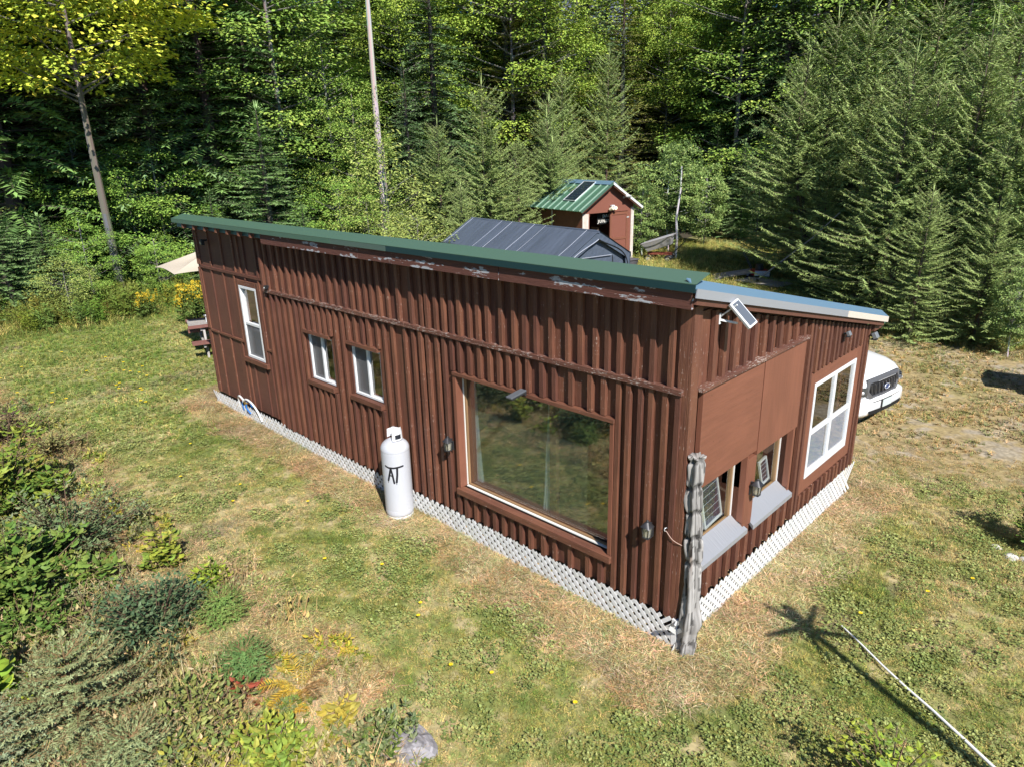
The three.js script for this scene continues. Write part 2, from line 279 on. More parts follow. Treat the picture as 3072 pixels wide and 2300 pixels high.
// ---------------------------------------------------------------- cabin
// front wall: plane z = 0, x from -10.33 to 0, facing +z; side wall: plane x = 0, facing +x
reseed(100);
const YB = 0.265, ZP = -0.10, XL = -10.33, XB = -7.62, ZR = -4.72;
const wallTop = (z) => 3.40 + 0.23 * z;
const cabin = thing('cabin', 'long brown board-and-batten cabin with green-edged shed roof and white lattice skirt', 'cabin', [0, 0, 0]);
const WIN = { tall: [-8.72, -8.10, 1.265, 2.545], a: [-6.47, -5.80, 1.36, 2.09], b: [-5.31, -4.62, 1.38, 2.11], big: [-3.04, -0.80, 0.66, 2.13] };
const RW = { low1: [-1.22, -0.26, 0.80, 1.60], low2: [-2.37, -1.44, 0.78, 1.55], white: [-4.28, -2.90, 0.68, 1.93] };
{
  const rectHole = (a, b, c, d) => { const p = new THREE.Path(); p.moveTo(a, c); p.lineTo(b, c); p.lineTo(b, d); p.lineTo(a, d); p.closePath(); return p; };
  // front sheathing with real openings
  const front = grp('front_wall', cabin), side = grp('side_wall', cabin);
  const fs = new THREE.Shape(); fs.moveTo(XL, YB + 0.005); fs.lineTo(-0.03, YB + 0.005); fs.lineTo(-0.03, 3.40); fs.lineTo(XL, 3.40); fs.closePath();
  for (const w of Object.values(WIN)) fs.holes.push(rectHole(...w));
  part('sheathing', new THREE.ExtrudeGeometry(fs, { depth: 0.10, bevelEnabled: false }), M.plyDark, front, [0, 0, ZP - 0.105]);
  const ss = new THREE.Shape(); ss.moveTo(0.03, YB + 0.005); ss.lineTo(-ZR, YB + 0.005); ss.lineTo(-ZR, wallTop(ZR)); ss.lineTo(0.03, 3.385); ss.closePath();
  for (const w of Object.values(RW)) ss.holes.push(rectHole(-w[1], -w[0], w[2], w[3]));
  const sg = new THREE.ExtrudeGeometry(ss, { depth: 0.12, bevelEnabled: false }); sg.rotateY(Math.PI / 2);
  part('sheathing', sg, M.plyDark, side, [-0.145, 0, 0]);
  // back and left walls, floor, ceiling, so that light enters only through the windows
  const bw = box('back_wall', cabin, M.plyDark, XL, -0.03, YB, wallTop(ZR) - 0.01, ZR, ZR + 0.1);
  const ls = new THREE.Shape(); ls.moveTo(0.21, YB); ls.lineTo(-ZR - 0.1, YB); ls.lineTo(-ZR - 0.1, wallTop(ZR + 0.1) - 0.01); ls.lineTo(0.21, wallTop(-0.21) - 0.01); ls.closePath();
  const lg = new THREE.ExtrudeGeometry(ls, { depth: 0.1, bevelEnabled: false }); lg.rotateY(Math.PI / 2); part('end_wall', lg, M.plyDark, cabin, [XL + 0.003, 0, 0]);
  box('floor', cabin, M.roomFloor, XL + 0.12, -0.16, YB + 0.006, YB + 0.05, ZR + 0.12, ZP - 0.12);
  box('partition', cabin, M.roomWall, XL + 0.3, -0.3, YB + 0.06, 2.15, ZR + 0.14, ZR + 0.18);
  box('partition', cabin, M.roomWall, -4.35, -4.28, YB + 0.06, 2.3, ZR + 0.3, ZP - 0.3);

  // boards and battens of one row on the front wall
  const rects = [WIN.a, WIN.b, WIN.big].map(([a, b, c, d], i) => (i < 2 ? [a - 0.03, b + 0.03, c - 0.085, d + 0.06] : [a - 0.06, b + 0.05, c - 0.10, d + 0.05]));
  const spans = (x0, x1, lo, hi) => { let out = [[lo, hi]]; for (const [a, b, c, d] of rects) if (x1 > a + 0.005 && x0 < b - 0.005) out = out.flatMap(([p, q]) => (d <= p || c >= q ? [[p, q]] : [[p, Math.min(q, c)], [Math.max(p, d), q]].filter(([m, n]) => n - m > 0.03))); return out; };
  const rowFront = (xs, lo, hi) => {
    const ends = [XB, ...xs.slice(1, -1), -0.01];
    for (let i = 0; i < ends.length - 1; i++) {
      // cut boards at the sides of the windows
      const cuts = [ends[i], ends[i + 1], ...rects.flatMap(([a, b, c, d]) => (d > lo && c < hi ? [a, b] : []))].filter((v) => v >= ends[i] - 1e-6 && v <= ends[i + 1] + 1e-6).sort((a, b) => a - b);
      for (let k = 0; k < cuts.length - 1; k++) if (cuts[k + 1] - cuts[k] > 0.012) for (const [a, b] of spans(cuts[k], cuts[k + 1], lo, hi)) box('board', front, anyPaint(), cuts[k] + 0.002, cuts[k + 1] - 0.002, a, b, ZP - 0.004, rr(-0.004, 0.003));
    }
    for (const x of xs) { const w = rr(0.048, 0.062), d = rr(0.042, 0.056); for (const [a, b] of spans(x - w / 2, x + w / 2, lo + 0.002, hi - 0.002)) { const m = box('batten', front, anyPaint(), x - w / 2, x + w / 2, a, b, 0.0035, d, 0.004); m.rotation.z = rr(-0.004, 0.004); m.rotation.y = rr(-0.03, 0.03); } }
  };
  const up = [-7.59, -7.44, -7.19, -7.0, -6.79, -6.61, -6.43, -6.23, -6.04, -5.88, -5.65, -5.48, -5.29, -5.11, -4.95, -4.79, -4.64, -4.47, -4.29, -4.06, -3.81, -3.62, -3.51, -3.36, -3.21, -3.08, -2.93, -2.77, -2.63, -2.47, -2.26, -2.07, -1.92, -1.76, -1.55, -1.34, -1.18, -1.0, -0.86, -0.72, -0.54, -0.36, -0.17];
  const lo = [-7.59, -7.40, -7.22, -7.05, -6.87, -6.69, -6.54, -6.36, -6.20, -6.05, -5.90, -5.75, -5.60, -5.42, -5.28, -5.11, -4.93, -4.78, -4.59, -4.43, -4.25, -3.99, -3.82, -3.67, -3.54, -3.37, -3.24, -3.10, -2.96, -2.80, -2.63, -2.46, -2.31, -2.17, -2.02, -1.88, -1.68, -1.52, -1.30, -1.05, -0.89, -0.72, -0.60, -0.47, -0.36, -0.21, -0.08];
  rowFront(up, 2.615, 3.40); rowFront(lo, YB, 2.60);
  // ledger between the rows, in butted lengths
  for (const [a, b] of [[-7.60, -5.9], [-5.9, -3.95], [-3.95, -1.7], [-1.7, -0.03]]) box('ledger', front, M.paintWorn, a + 0.003, b - 0.003, 2.575, 2.632, 0.004, 0.066, 0.006);
  // left stretch: plywood set back, with few battens
  const tr = WIN.tall, pr = [[tr[0] - 0.09, tr[1] + 0.09, tr[2] - 0.10, tr[3] + 0.10]];
  rects.push(pr[0]);
  for (const [a, b] of [[XL, -9.10], [-9.10, -7.88], [-7.88, XB]]) for (const [c, d] of [[YB, 1.50], [1.50, 2.72], [2.72, 3.40]]) {
    const cs = [a, b, pr[0][0], pr[0][1]].filter((v) => v >= a - 1e-6 && v <= b + 1e-6).sort((m, n) => m - n);
    for (let k = 0; k < cs.length - 1; k++) if (cs[k + 1] - cs[k] > 0.01) for (const [e, f] of spans(cs[k], cs[k + 1], c, d)) box('panel', front, M.plyDark, cs[k] + 0.0015, cs[k + 1] - 0.0015, e + 0.001, f - 0.001, ZP - 0.003, ZP + 0.010);
  }
  const pb = (x, c, d) => { for (const [a, b] of spans(x - 0.02, x + 0.02, c, d)) box('batten', front, anyPaint(), x - 0.023, x + 0.023, a, b, ZP + 0.0105, ZP + 0.036, 0.003); };
  for (const x of [-10.29, -10.21, -9.73, -9.23, -8.78, -8.59, -8.385, -7.98]) pb(x, 2.752, 3.39);
  for (const x of [-10.29, -10.21, -9.77, -9.30, -8.87, -8.45, -7.99]) pb(x, 1.542, 2.698);
  for (const x of [-10.29, -10.21, -9.87, -9.40, -8.95, -8.80, -8.58, -8.17, -7.95]) pb(x, YB + 0.01, 1.498);
  box('ledger', front, anyPaint(), -10.18, XB - 0.005, 2.70, 2.75, ZP + 0.011, ZP + 0.045, 0.004);
  for (const [a, b] of [[-10.18, tr[0] - 0.10], [tr[1] + 0.10, XB - 0.005]]) box('ledger', front, anyPaint(), a, b, 1.50, 1.54, ZP + 0.011, ZP + 0.045, 0.004);
  // corner boards
  box('corner_board', front, M.paint[1], -0.10, 0.0, YB, 3.385, 0.0035, 0.032, 0.004);
  box('corner_board', side, M.paint[1], 0.002, 0.034, YB, 3.37, -0.10, 0.03, 0.004);
  box('corner_board', side, M.paint[2], 0.002, 0.030, YB, 2.30, ZR, ZR + 0.09, 0.004);

  // -------- side wall boards and battens (x = 0)
  const sr = [[-1.40, -0.10, 0.72, 2.62], [-2.44, -1.40, 0.70, 2.62], [-4.46, -2.72, 0.50, 2.09]];
  const sspan = (z0, z1, a0, b0) => { let out = [[a0, b0]]; for (const [a, b, c, d] of sr) if (z1 > a + 0.005 && z0 < b - 0.005) out = out.flatMap(([p, q]) => (d <= p || c >= q ? [[p, q]] : [[p, Math.min(q, c)], [Math.max(p, d), q]].filter(([m, n]) => n - m > 0.03))); return out; };
  const zj = [-0.11]; while (zj[zj.length - 1] > ZR + 0.2) { const z = zj[zj.length - 1]; zj.push(z - (z > -2.4 ? rr(0.185, 0.225) : rr(0.125, 0.155))); } zj.push(ZR + 0.09);
  for (let i = 0; i < zj.length - 1; i++) {
    const cs = [zj[i + 1], zj[i], ...sr.flatMap((r) => [r[0], r[1]])].filter((v) => v >= zj[i + 1] - 1e-6 && v <= zj[i] + 1e-6).sort((a, b) => a - b);
    for (let k = 0; k < cs.length - 1; k++) if (cs[k + 1] - cs[k] > 0.012) for (const [a, b] of sspan(cs[k], cs[k + 1], YB, wallTop(cs[k]) - 0.03)) box('board', side, anyPaint(), -0.022, rr(-0.003, 0.003), a, b, cs[k] + 0.002, cs[k + 1] - 0.002);
  }
  zj.slice(1, -1).forEach((z) => { const w = rr(0.05, 0.06); for (const [a, b] of sspan(z - w / 2, z + w / 2, YB, wallTop(z) - 0.035)) { const m = box('batten', side, anyPaint(), 0.0035, rr(0.044, 0.054), a + 0.002, b - 0.002, z - w / 2, z + w / 2, 0.004); m.rotation.x = rr(-0.004, 0.004); } });
  // flat boarded-over panels above the two low windows
  const zA = -0.17, zM = -1.40, zB = -2.42;
  const plate = (n, a, b, c, d, x1) => box(n, side, M.ply, 0.0005, x1, c, d, b, a, 0.003);
  plate('panel', zA, zM + 0.004, 1.595, 2.585, 0.052); plate('panel', zM - 0.004, zB, 1.545, 2.585, 0.058);
  box('ledger', side, M.paintWorn, 0.0005, 0.085, 2.588, 2.63, zB - 0.02, -0.10, 0.005);
  plate('jamb_board', zA, RW.low1[1] + 0.012, 0.72, 1.592, 0.040); plate('jamb_board', RW.low1[0] - 0.012, RW.low2[1] + 0.012, 0.72, 1.540, 0.046); plate('jamb_board', RW.low2[0] - 0.012, zB, 0.72, 1.542, 0.040);
  plate('trim_board', -2.735, RW.white[1] - 0.0, 0.505, 2.085, 0.030); plate('trim_board', RW.white[0], -4.455, 0.505, 2.085, 0.030);
  plate('trim_board', RW.white[1] + 0.002, RW.white[0] - 0.002, RW.white[3], 2.085, 0.0285); plate('trim_board', RW.white[1] + 0.002, RW.white[0] - 0.002, 0.505, RW.white[2], 0.0285);

  // -------- lattice skirt: crossed laths, each cut square
  const skirt = grp('lattice_skirt', cabin), pitch = 0.072 * Math.SQRT2, lathGeo = {};
  const lath = (len, mat, pos, rot) => { const k = len.toFixed(2); lathGeo[k] ||= new THREE.BoxGeometry(0.0425, +k, 0.003); part('lath', lathGeo[k], mat, skirt, pos, rot); };
  const run = (n, at) => { for (let i = 0; i < n; i++) for (const s of [-1, 1]) at(i, s); };
  run(Math.floor(10.28 / pitch), (i, s) => { const x = 0.0 - (i + 0.25) * pitch, hi = YB + 0.01 + (x < XB ? 0.05 : 0) + rr(-0.006, 0.006), lo2 = groundY(x, 0.05) - 0.08, L = (hi - lo2) / Math.SQRT1_2; lath(L, M.lattice[i % 3], [x, (hi + lo2) / 2, 0.050 + s * 0.0017], [0, 0, s * Math.PI / 4]); });
  run(Math.floor(4.62 / pitch), (i, s) => { const z = 0.0 - (i + 0.25) * pitch, hi = YB + 0.01 + rr(-0.006, 0.006), lo2 = groundY(0.05, z) - 0.08, L = (hi - lo2) / Math.SQRT1_2; lath(L, M.lattice[(i + 1) % 3], [0.050 + s * 0.0017, (hi + lo2) / 2, z], [s * Math.PI / 4, Math.PI / 2, 0, 'YXZ'].slice(0, 3)); });
  skirt.children.forEach((m) => { if (Math.abs(m.rotation.y) > 1) { const s = m.rotation.x > 0 ? 1 : -1; m.rotation.set(0, 0, 0); m.rotateY(Math.PI / 2); m.rotateZ(s * Math.PI / 4); } });
  box('corner_trim', skirt, M.lattice[2], 0.0, 0.054, -0.16, YB + 0.012, 0.0, 0.056);
  // timber footing set back behind the lattice
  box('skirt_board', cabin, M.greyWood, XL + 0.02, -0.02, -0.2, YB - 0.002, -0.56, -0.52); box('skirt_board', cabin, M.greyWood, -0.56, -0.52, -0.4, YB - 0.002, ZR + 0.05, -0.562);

  // -------- roof
  const roof = grp('roof', cabin);
  const slab = part('roof_deck', boxGeo(10.42, 0.09, 5.42), M.green, roof, [-5.125, wallTop(-2.475) + 0.062, -2.475], [-Math.atan(0.23), 0, 0]);
  for (let i = 0; i < 26; i++) { const x = -10.2 + i * 0.405; part('rib', new THREE.BoxGeometry(0.035, 0.02, 5.3), M.green, roof, [x, wallTop(-2.475) + 0.119, -2.475], [-Math.atan(0.23), 0, 0]); }
  // eave trim in three lengths: sloping top flange and upright face
  for (const [a, b, fm] of [[-10.36, -5.15, M.green], [-5.15, -3.95, M.greenPale], [-3.95, 0.14, M.teal]]) {
    box('trim_face', roof, fm, a + 0.002, b - 0.002, 3.535, 3.605, 0.236, 0.248);
    part('trim_flange', boxGeo(b - a - 0.004, 0.008, 0.23), M.green, roof, [(a + b) / 2, 3.632, 0.138], [Math.atan(0.28), 0, 0]);
  }
  // rake trim along the side wall
  const sl = Math.atan(0.23), Lr = 5.32 / Math.cos(sl), zc = -2.42, yc = wallTop(zc);
  const rake = (n, mat, x, dy, w, h, z0, z1, rz) => { const zz = (z0 + z1) / 2; const m = part(n, boxGeo(w, h, (z0 - z1) / Math.cos(sl)), mat, roof, [x, wallTop(zz) + dy, zz]); m.rotation.order = 'YXZ'; m.rotation.set(-sl, 0, rz); };
  rake('rake_flange', M.blueTrim, 0.095, 0.150, 0.13, 0.009, 0.235, -4.99, -0.62);
  rake('rake_face', M.greyTrim, 0.146, 0.078, 0.010, 0.075, 0.235, -3.35, 0); rake('rake_face', M.beigeTrim, 0.146, 0.078, 0.010, 0.075, -3.352, -4.98, 0);
  rake('barge_board', M.plyDark, 0.10, 0.03, 0.05, 0.09, 0.18, -4.9, 0);
  // fascia with peeling paint and open rafter tails at the left
  for (const [a, b] of [[-7.14, -4.6], [-4.6, -2.1], [-2.1, 0.10]]) box('fascia', roof, M.peel, a + 0.003, b - 0.003, 3.385, 3.532, 0.175, 0.212, 0.004);
  for (const x of [-9.95, -9.50, -9.06, -8.63, -8.22, -7.82, -7.43]) { const s = new THREE.Shape(); s.moveTo(0, 0); s.lineTo(0.31, 0.07); s.lineTo(0.31, 0.145); s.lineTo(0, 0.145); s.closePath(); const g = new THREE.ExtrudeGeometry(s, { depth: 0.055, bevelEnabled: false }); g.rotateY(-Math.PI / 2); part('rafter_tail', g, M.paint[1], roof, [x + 0.027, 3.385, -0.08]); }
  for (let x = -6.8; x < 0; x += 0.8) box('rafter_tail', roof, M.plyDark, x, x + 0.045, 3.40, 3.52, 0.045, 0.174);
  box('soffit_beam', roof, M.paint[0], 0.0, 0.07, 2.20, 2.30, -5.02, ZR - 0.005);
}
// ---------------------------------------------------------------- windows and what belongs to the wall
{
  // white sash window in a plane; local x runs along the wall, z points outside
  const winGroup = (name, pos, turn) => grp(name, cabin, pos, [0, turn, 0]);
  const frame = (g, mat, w, h, t, d, n = 'frame') => { // four butted members around a w x h opening, origin at centre
    part(n, boxGeo(w, t, d, 0.004), mat, g, [0, h / 2 - t / 2, 0]); part(n, boxGeo(w, t, d, 0.004), mat, g, [0, -h / 2 + t / 2, 0]);
    part(n, boxGeo(t, h - 2 * t - 0.002, d, 0.004), mat, g, [-w / 2 + t / 2, 0, 0]); part(n, boxGeo(t, h - 2 * t - 0.002, d, 0.004), mat, g, [w / 2 - t / 2, 0, 0]);
  };
  const pane = (g, w, h, x, y, z, mat = M.glass, n = 'pane') => part(n, new THREE.PlaneGeometry(w, h), mat, g, [x, y, z]);
  // tall hung window on the left
  { const [a, b, c, d] = WIN.tall, w = b - a, h = d - c, g = winGroup('window', [(a + b) / 2, (c + d) / 2, ZP], 0);
    frame(g, M.vinyl, w - 0.004, h - 0.004, 0.045, 0.09); part('meeting_rail', boxGeo(w - 0.1, 0.045, 0.05, 0.004), M.vinyl, g, [0, -0.02, 0.01]);
    pane(g, w - 0.1, h / 2 - 0.05, 0, h / 4, -0.015); pane(g, w - 0.1, h / 2 - 0.06, 0, -h / 4 - 0.01, -0.02); pane(g, w - 0.1, h / 2 - 0.06, 0, -h / 4 - 0.01, 0.018, M.screen, 'insect_screen');
    pane(g, w - 0.1, h / 2 - 0.06, 0, -h / 4, -0.10, M.blind, 'blind');
    part('casing', boxGeo(0.085, h + 0.19, 0.03, 0.004), M.paint[0], g, [-w / 2 - 0.045, 0, 0.03]); part('casing', boxGeo(0.085, h + 0.19, 0.03, 0.004), M.paint[2], g, [w / 2 + 0.045, 0, 0.03]);
    part('casing', boxGeo(w - 0.004, 0.09, 0.03, 0.004), M.paint[1], g, [0, h / 2 + 0.047, 0.03]); part('sill', boxGeo(w + 0.22, 0.085, 0.06, 0.006), M.paint[1], g, [0, -h / 2 - 0.143 + 0.098 - 0.005, 0.05]); }
  // two small sliders
  for (const r of [WIN.a, WIN.b]) { const [a, b, c, d] = r, w = b - a, h = d - c, g = winGroup('window', [(a + b) / 2, (c + d) / 2, 0], 0);
    frame(g, M.vinyl, w - 0.004, h - 0.004, 0.032, 0.075, 'frame'); g.children.forEach((m) => { m.position.z = -0.055; });
    part('meeting_rail', boxGeo(0.04, h - 0.08, 0.04, 0.004), M.vinyl, g, [0, 0, -0.05]);
    pane(g, w / 2 - 0.06, h - 0.08, -w / 4 + 0.005, 0, -0.075); pane(g, w / 2 - 0.06, h - 0.08, w / 4 - 0.005, 0, -0.065); pane(g, w / 2 - 0.06, h - 0.08, -w / 4 + 0.005, 0, -0.045, M.screen, 'insect_screen');
    part('casing', boxGeo(w + 0.05, 0.055, 0.075, 0.005), M.paint[1], g, [0, h / 2 + 0.032, 0.02]); part('sill', boxGeo(w + 0.055, 0.075, 0.085, 0.006), M.paint[0], g, [0, -h / 2 - 0.042, 0.025]);
    for (const s of [-1, 1]) part('casing', boxGeo(0.026, h + 0.002, 0.09, 0.003), M.paint[2], g, [s * (w / 2 + 0.015), 0, -0.045]); }
  // big picture window
  { const [a, b, c, d] = WIN.big, w = b - a, h = d - c, g = winGroup('picture_window', [(a + b) / 2, (c + d) / 2, 0], 0);
    part('glass', new THREE.PlaneGeometry(w - 0.08, h - 0.08), M.glass, g, [0, 0, -0.10]); part('glass', new THREE.PlaneGeometry(w - 0.08, h - 0.08), M.glassThin, g, [0, 0, -0.115]);
    part('haze_sheet', new THREE.PlaneGeometry(w - 0.06, h - 0.06), M.haze, g, [0, 0, -0.15]); part('header', boxGeo(w + 0.11, 0.045, 0.085, 0.005), M.paint[1], g, [0, h / 2 + 0.022, 0.02]);  // added sheet behind the glass: reflected haze put into its colour, lifts the blacks
    part('sill', boxGeo(w + 0.11, 0.085, 0.10, 0.008), M.paint[1], g, [0, -h / 2 - 0.045, 0.03]);
    part('jamb', boxGeo(0.055, h - 0.002, 0.19, 0.004), M.ply, g, [-w / 2 - 0.030, 0, -0.045]); part('jamb', boxGeo(0.048, h - 0.002, 0.19, 0.004), M.ply, g, [w / 2 + 0.025, 0, -0.045]);
    frame(g, M.pine, w, h, 0.03, 0.03, 'stop'); g.children.filter((m) => m.name === 'stop').forEach((m) => { m.position.z = -0.085; });
    const caulk = std([0.66, 0.64, 0.60], 0.8); part('caulk', boxGeo(0.012, h - 0.04, 0.012), caulk, g, [-w / 2 + 0.004, 0, -0.062]); part('caulk', boxGeo(w - 0.04, 0.012, 0.03), caulk, g, [-0.01, -h / 2 + 0.006, -0.054]);
    const fold = (x0, x1, top, bot, n, z) => { const p = [], idx = [], S = 40, T = 8; for (let j = 0; j <= T; j++) for (let i = 0; i <= S; i++) { const t = i / S, v = j / T, k = mix(bot, top, Math.pow(v, 0.8)); p.push(mix(x0, mix(x0, x1, k), t), -h / 2 + 0.03 + v * (h - 0.06), z + 0.018 * Math.sin(t * n * 6.28 + v * 1.2) * k); } for (let j = 0; j < T; j++) for (let i = 0; i < S; i++) { const q = j * (S + 1) + i; idx.push(q, q + 1, q + S + 1, q + 1, q + S + 2, q + S + 1); } const ge = new THREE.BufferGeometry(); ge.setAttribute('position', new THREE.Float32BufferAttribute(p, 3)); ge.setIndex(idx); ge.computeVertexNormals(); return ge; };
    part('curtain', fold(0.16, 0.02, 0.25, 1, 4, -0.2), M.curtain, g); part('curtain', fold(-w / 2 + 0.05, -w / 2 + 0.15, 0.2, 1, 3, -0.2), M.curtain, g);
    part('mullion_post', boxGeo(0.09, h, 0.06), M.plyDark, g, [0.21, 0, -0.19]); }
  // two low recessed windows on the side wall, with bright metal sills
  [RW.low1, RW.low2].forEach((r, k) => { const [z0, z1, c, d] = r, w = z1 - z0, h = d - c, g = winGroup('window', [0, (c + d) / 2, (z0 + z1) / 2], Math.PI / 2);
    // local x = -z of the world: right end of the wall is local +x
    frame(g, M.pine, w, h, 0.035, 0.05, 'stop'); g.children.forEach((m) => { m.position.z = -0.125; });
    part('glass', new THREE.PlaneGeometry(w - 0.07, h - 0.07), M.glassThin, g, [0, 0, -0.125]);
    part('jamb', boxGeo(0.012, h, 0.155, 0.002), M.ply, g, [w / 2 + 0.006, 0, -0.035]); part('jamb', boxGeo(0.012, h, 0.155, 0.002), M.ply, g, [-w / 2 - 0.006, 0, -0.035]);
    part('caulk', boxGeo(0.012, h - 0.02, 0.012), std([0.7, 0.68, 0.66], 0.8), g, [w / 2 - 0.006, 0, -0.094]);
    const sg = new THREE.BufferGeometry(), ex = 0.06, P = [[-w / 2, 0.06, -0.095], [w / 2, 0.06, -0.095], [w / 2 + ex, -0.075, 0.085], [-w / 2 - ex * 0.4, -0.075, 0.085], [w / 2 + ex, -0.125, 0.088], [-w / 2 - ex * 0.4, -0.125, 0.088], [w / 2, 0.05, -0.10], [-w / 2, 0.05, -0.10]];
    sg.setAttribute('position', new THREE.Float32BufferAttribute(P.flat(), 3)); sg.setAttribute('uv', new THREE.Float32BufferAttribute(P.map((p) => [p[0], p[2]]).flat(), 2)); sg.setIndex([0, 3, 2, 0, 2, 1, 3, 5, 4, 3, 4, 2, 0, 1, 6, 0, 6, 7, 7, 6, 4, 7, 4, 5, 1, 2, 4, 1, 4, 6, 0, 7, 5, 0, 5, 3]); const ng = sg.toNonIndexed(); ng.computeVertexNormals();
    part('metal_sill', ng, M.tin, g, [0, -h / 2 - 0.005, 0]); });
  // white double window
  { const [z0, z1, c, d] = RW.white, w = z1 - z0, h = d - c, g = winGroup('double_window', [0.012, (c + d) / 2, (z0 + z1) / 2], Math.PI / 2);
    frame(g, M.vinyl, w - 0.004, h - 0.004, 0.05, 0.05); part('mullion', boxGeo(0.07, h - 0.106, 0.045, 0.004), M.vinyl, g, [0, 0, 0]);
    for (const s of [-1, 1]) { const x = s * (w / 4 - 0.006), pw = w / 2 - 0.09; part('meeting_rail', boxGeo(pw - 0.002, 0.05, 0.04, 0.004), M.vinyl, g, [x, -0.03, 0.0]); part('bottom_rail', boxGeo(pw - 0.002, 0.03, 0.03, 0.004), M.vinyl, g, [x, -h / 2 + 0.074, -0.005]);
      pane(g, pw - 0.004, h / 2 - 0.05, x, h / 4 - 0.012, 0.004); pane(g, pw - 0.004, h / 2 - 0.16, x, -h / 4 + 0.02, 0.008); pane(g, pw - 0.01, h / 2 - 0.13, x, -h / 4 + 0.015, -0.02, M.blind, 'blind'); } }
}
shadows(cabin);
// ---------------------------------------------------------------- small things on and by the cabin
reseed(300);
// carriage lantern; local z points away from the wall
function lantern(label, pos, turn) {
  const g = thing('wall_lantern', label, 'lantern', pos, turn, 'black lanterns on the cabin walls');
  part('back_plate', boxGeo(0.055, 0.12, 0.014, 0.003), M.darkMetal, g, [0, -0.02, 0.008]);
  const roof = new THREE.CylinderGeometry(0.022, 0.072, 0.055, 4, 1); roof.rotateY(Math.PI / 4); part('hood', roof, M.darkMetal, g, [0, 0.075, 0.075]);
  part('cap', new THREE.SphereGeometry(0.014, 8, 6), M.darkMetal, g, [0, 0.108, 0.075]);
  const gl = new THREE.CylinderGeometry(0.048, 0.036, 0.105, 4, 1); gl.rotateY(Math.PI / 4); part('glass', gl, M.lampGlass, g, [0, -0.008, 0.075]);
  for (const [a, b] of [[-1, -1], [1, -1], [1, 1], [-1, 1]]) beam('bar', g, M.darkMetal, [a * 0.028, -0.062, 0.075 + b * 0.028], [a * 0.037, 0.048, 0.075 + b * 0.037], 0.007, 0.007);
  part('base', boxGeo(0.068, 0.012, 0.068, 0.003), M.darkMetal, g, [0, -0.068, 0.075]); part('arm', boxGeo(0.018, 0.018, 0.05), M.darkMetal, g, [0, 0.06, 0.03]);
  return shadows(g);
}
lantern('black lantern on battens just left of the big picture window', [-3.165, 1.23, 0.044], 0);
lantern('black lantern with grey top between the picture window and the corner post', [-0.285, 1.17, 0.044], 0);
lantern('black lantern between the two low windows with metal sills', [0.047, 1.19, -1.335], Math.PI / 2);
// solar flood light on the side wall
{ const g = thing('solar_light', 'white solar floodlight on a bracket high on the side wall', 'light', [0.045, 3.20, -0.37], Math.PI / 2);
  part('mount', boxGeo(0.03, 0.10, 0.012, 0.003), M.vinyl, g, [0, 0, 0.006]);
  beam('arm', g, M.vinyl, [0, -0.01, 0.01], [0.05, -0.03, 0.15], 0.018, 0.018); beam('arm', g, M.vinyl, [0, 0.02, 0.01], [-0.03, 0.15, 0.17], 0.012, 0.012);
  const h = grp('head', g, [0.03, 0.065, 0.20], [-0.70, -0.25, 0.18]); part('housing', new RoundedBoxGeometry(0.125, 0.27, 0.035, 2, 0.01), M.vinyl, h); part('solar_cell', new THREE.PlaneGeometry(0.095, 0.235), std([0.10, 0.115, 0.14], 0.35), h, [0, 0, 0.0185]); shadows(g); }
// flood light bar above the picture window
{ const g = thing('bar_light', 'dark flat solar light jutting out above the picture window', 'light', [-1.90, 2.19, 0.068], 0);
  part('mount', boxGeo(0.05, 0.06, 0.02, 0.004), M.darkMetal, g, [0, 0, 0.01]); part('solar_top', boxGeo(0.085, 0.018, 0.235, 0.004), std([0.10, 0.11, 0.125], 0.4), g, [0, 0.02, 0.135], [0.12, 0, 0]); part('lamp_body', boxGeo(0.07, 0.02, 0.20, 0.004), M.darkMetal, g, [0, -0.001, 0.13], [0.12, 0, 0]); shadows(g); }
{ const g = thing('wall_lamp', 'small dark lamp under the eave at the left end', 'light', [-9.72, 3.20, -0.066], 0); part('head', boxGeo(0.08, 0.10, 0.06, 0.01), M.black, g, [0, 0, 0.09]); part('arm', boxGeo(0.03, 0.03, 0.06), M.black, g, [0, 0.03, 0.03]); part('lens', new THREE.CylinderGeometry(0.028, 0.028, 0.012, 12), M.lampGlass, g, [0, -0.01, 0.122], [Math.PI / 2, 0, 0]); shadows(g); }
{ const g = thing('wall_camera', 'tiny black camera above the ledger where plywood meets battens', 'camera', [-7.42, 2.675, 0.040], 0); part('body', boxGeo(0.05, 0.06, 0.06, 0.008), M.black, g, [0, 0, 0.045]); part('mount', boxGeo(0.02, 0.03, 0.02), M.darkMetal, g, [0, 0.01, 0.01]); part('lens', new THREE.CylinderGeometry(0.014, 0.014, 0.01, 10), M.alu, g, [0, -0.005, 0.078], [Math.PI / 2, 0, 0]); shadows(g); }
for (const [label, p, s] of [['small grey sensor lamp above the white double window', [0.043, 2.40, -3.62], 0.8], ['dark sensor lamp at the far upper corner of the side wall', [0.033, 2.17, -4.62], 1.15]]) {
  const g = thing('sensor_lamp', label, 'light', p, Math.PI / 2, 'sensor lamps on the side wall'); g.scale.setScalar(s);
  part('arm', boxGeo(0.02, 0.02, 0.05), M.darkMetal, g, [0, 0, 0.025]); part('head', boxGeo(0.085, 0.075, 0.05, 0.008), std([0.16, 0.17, 0.18], 0.45), g, [0, 0.005, 0.075], [-0.5, 0, 0]); part('shade', boxGeo(0.08, 0.012, 0.06), M.darkMetal, g, [0, -0.04, 0.07]); shadows(g); }
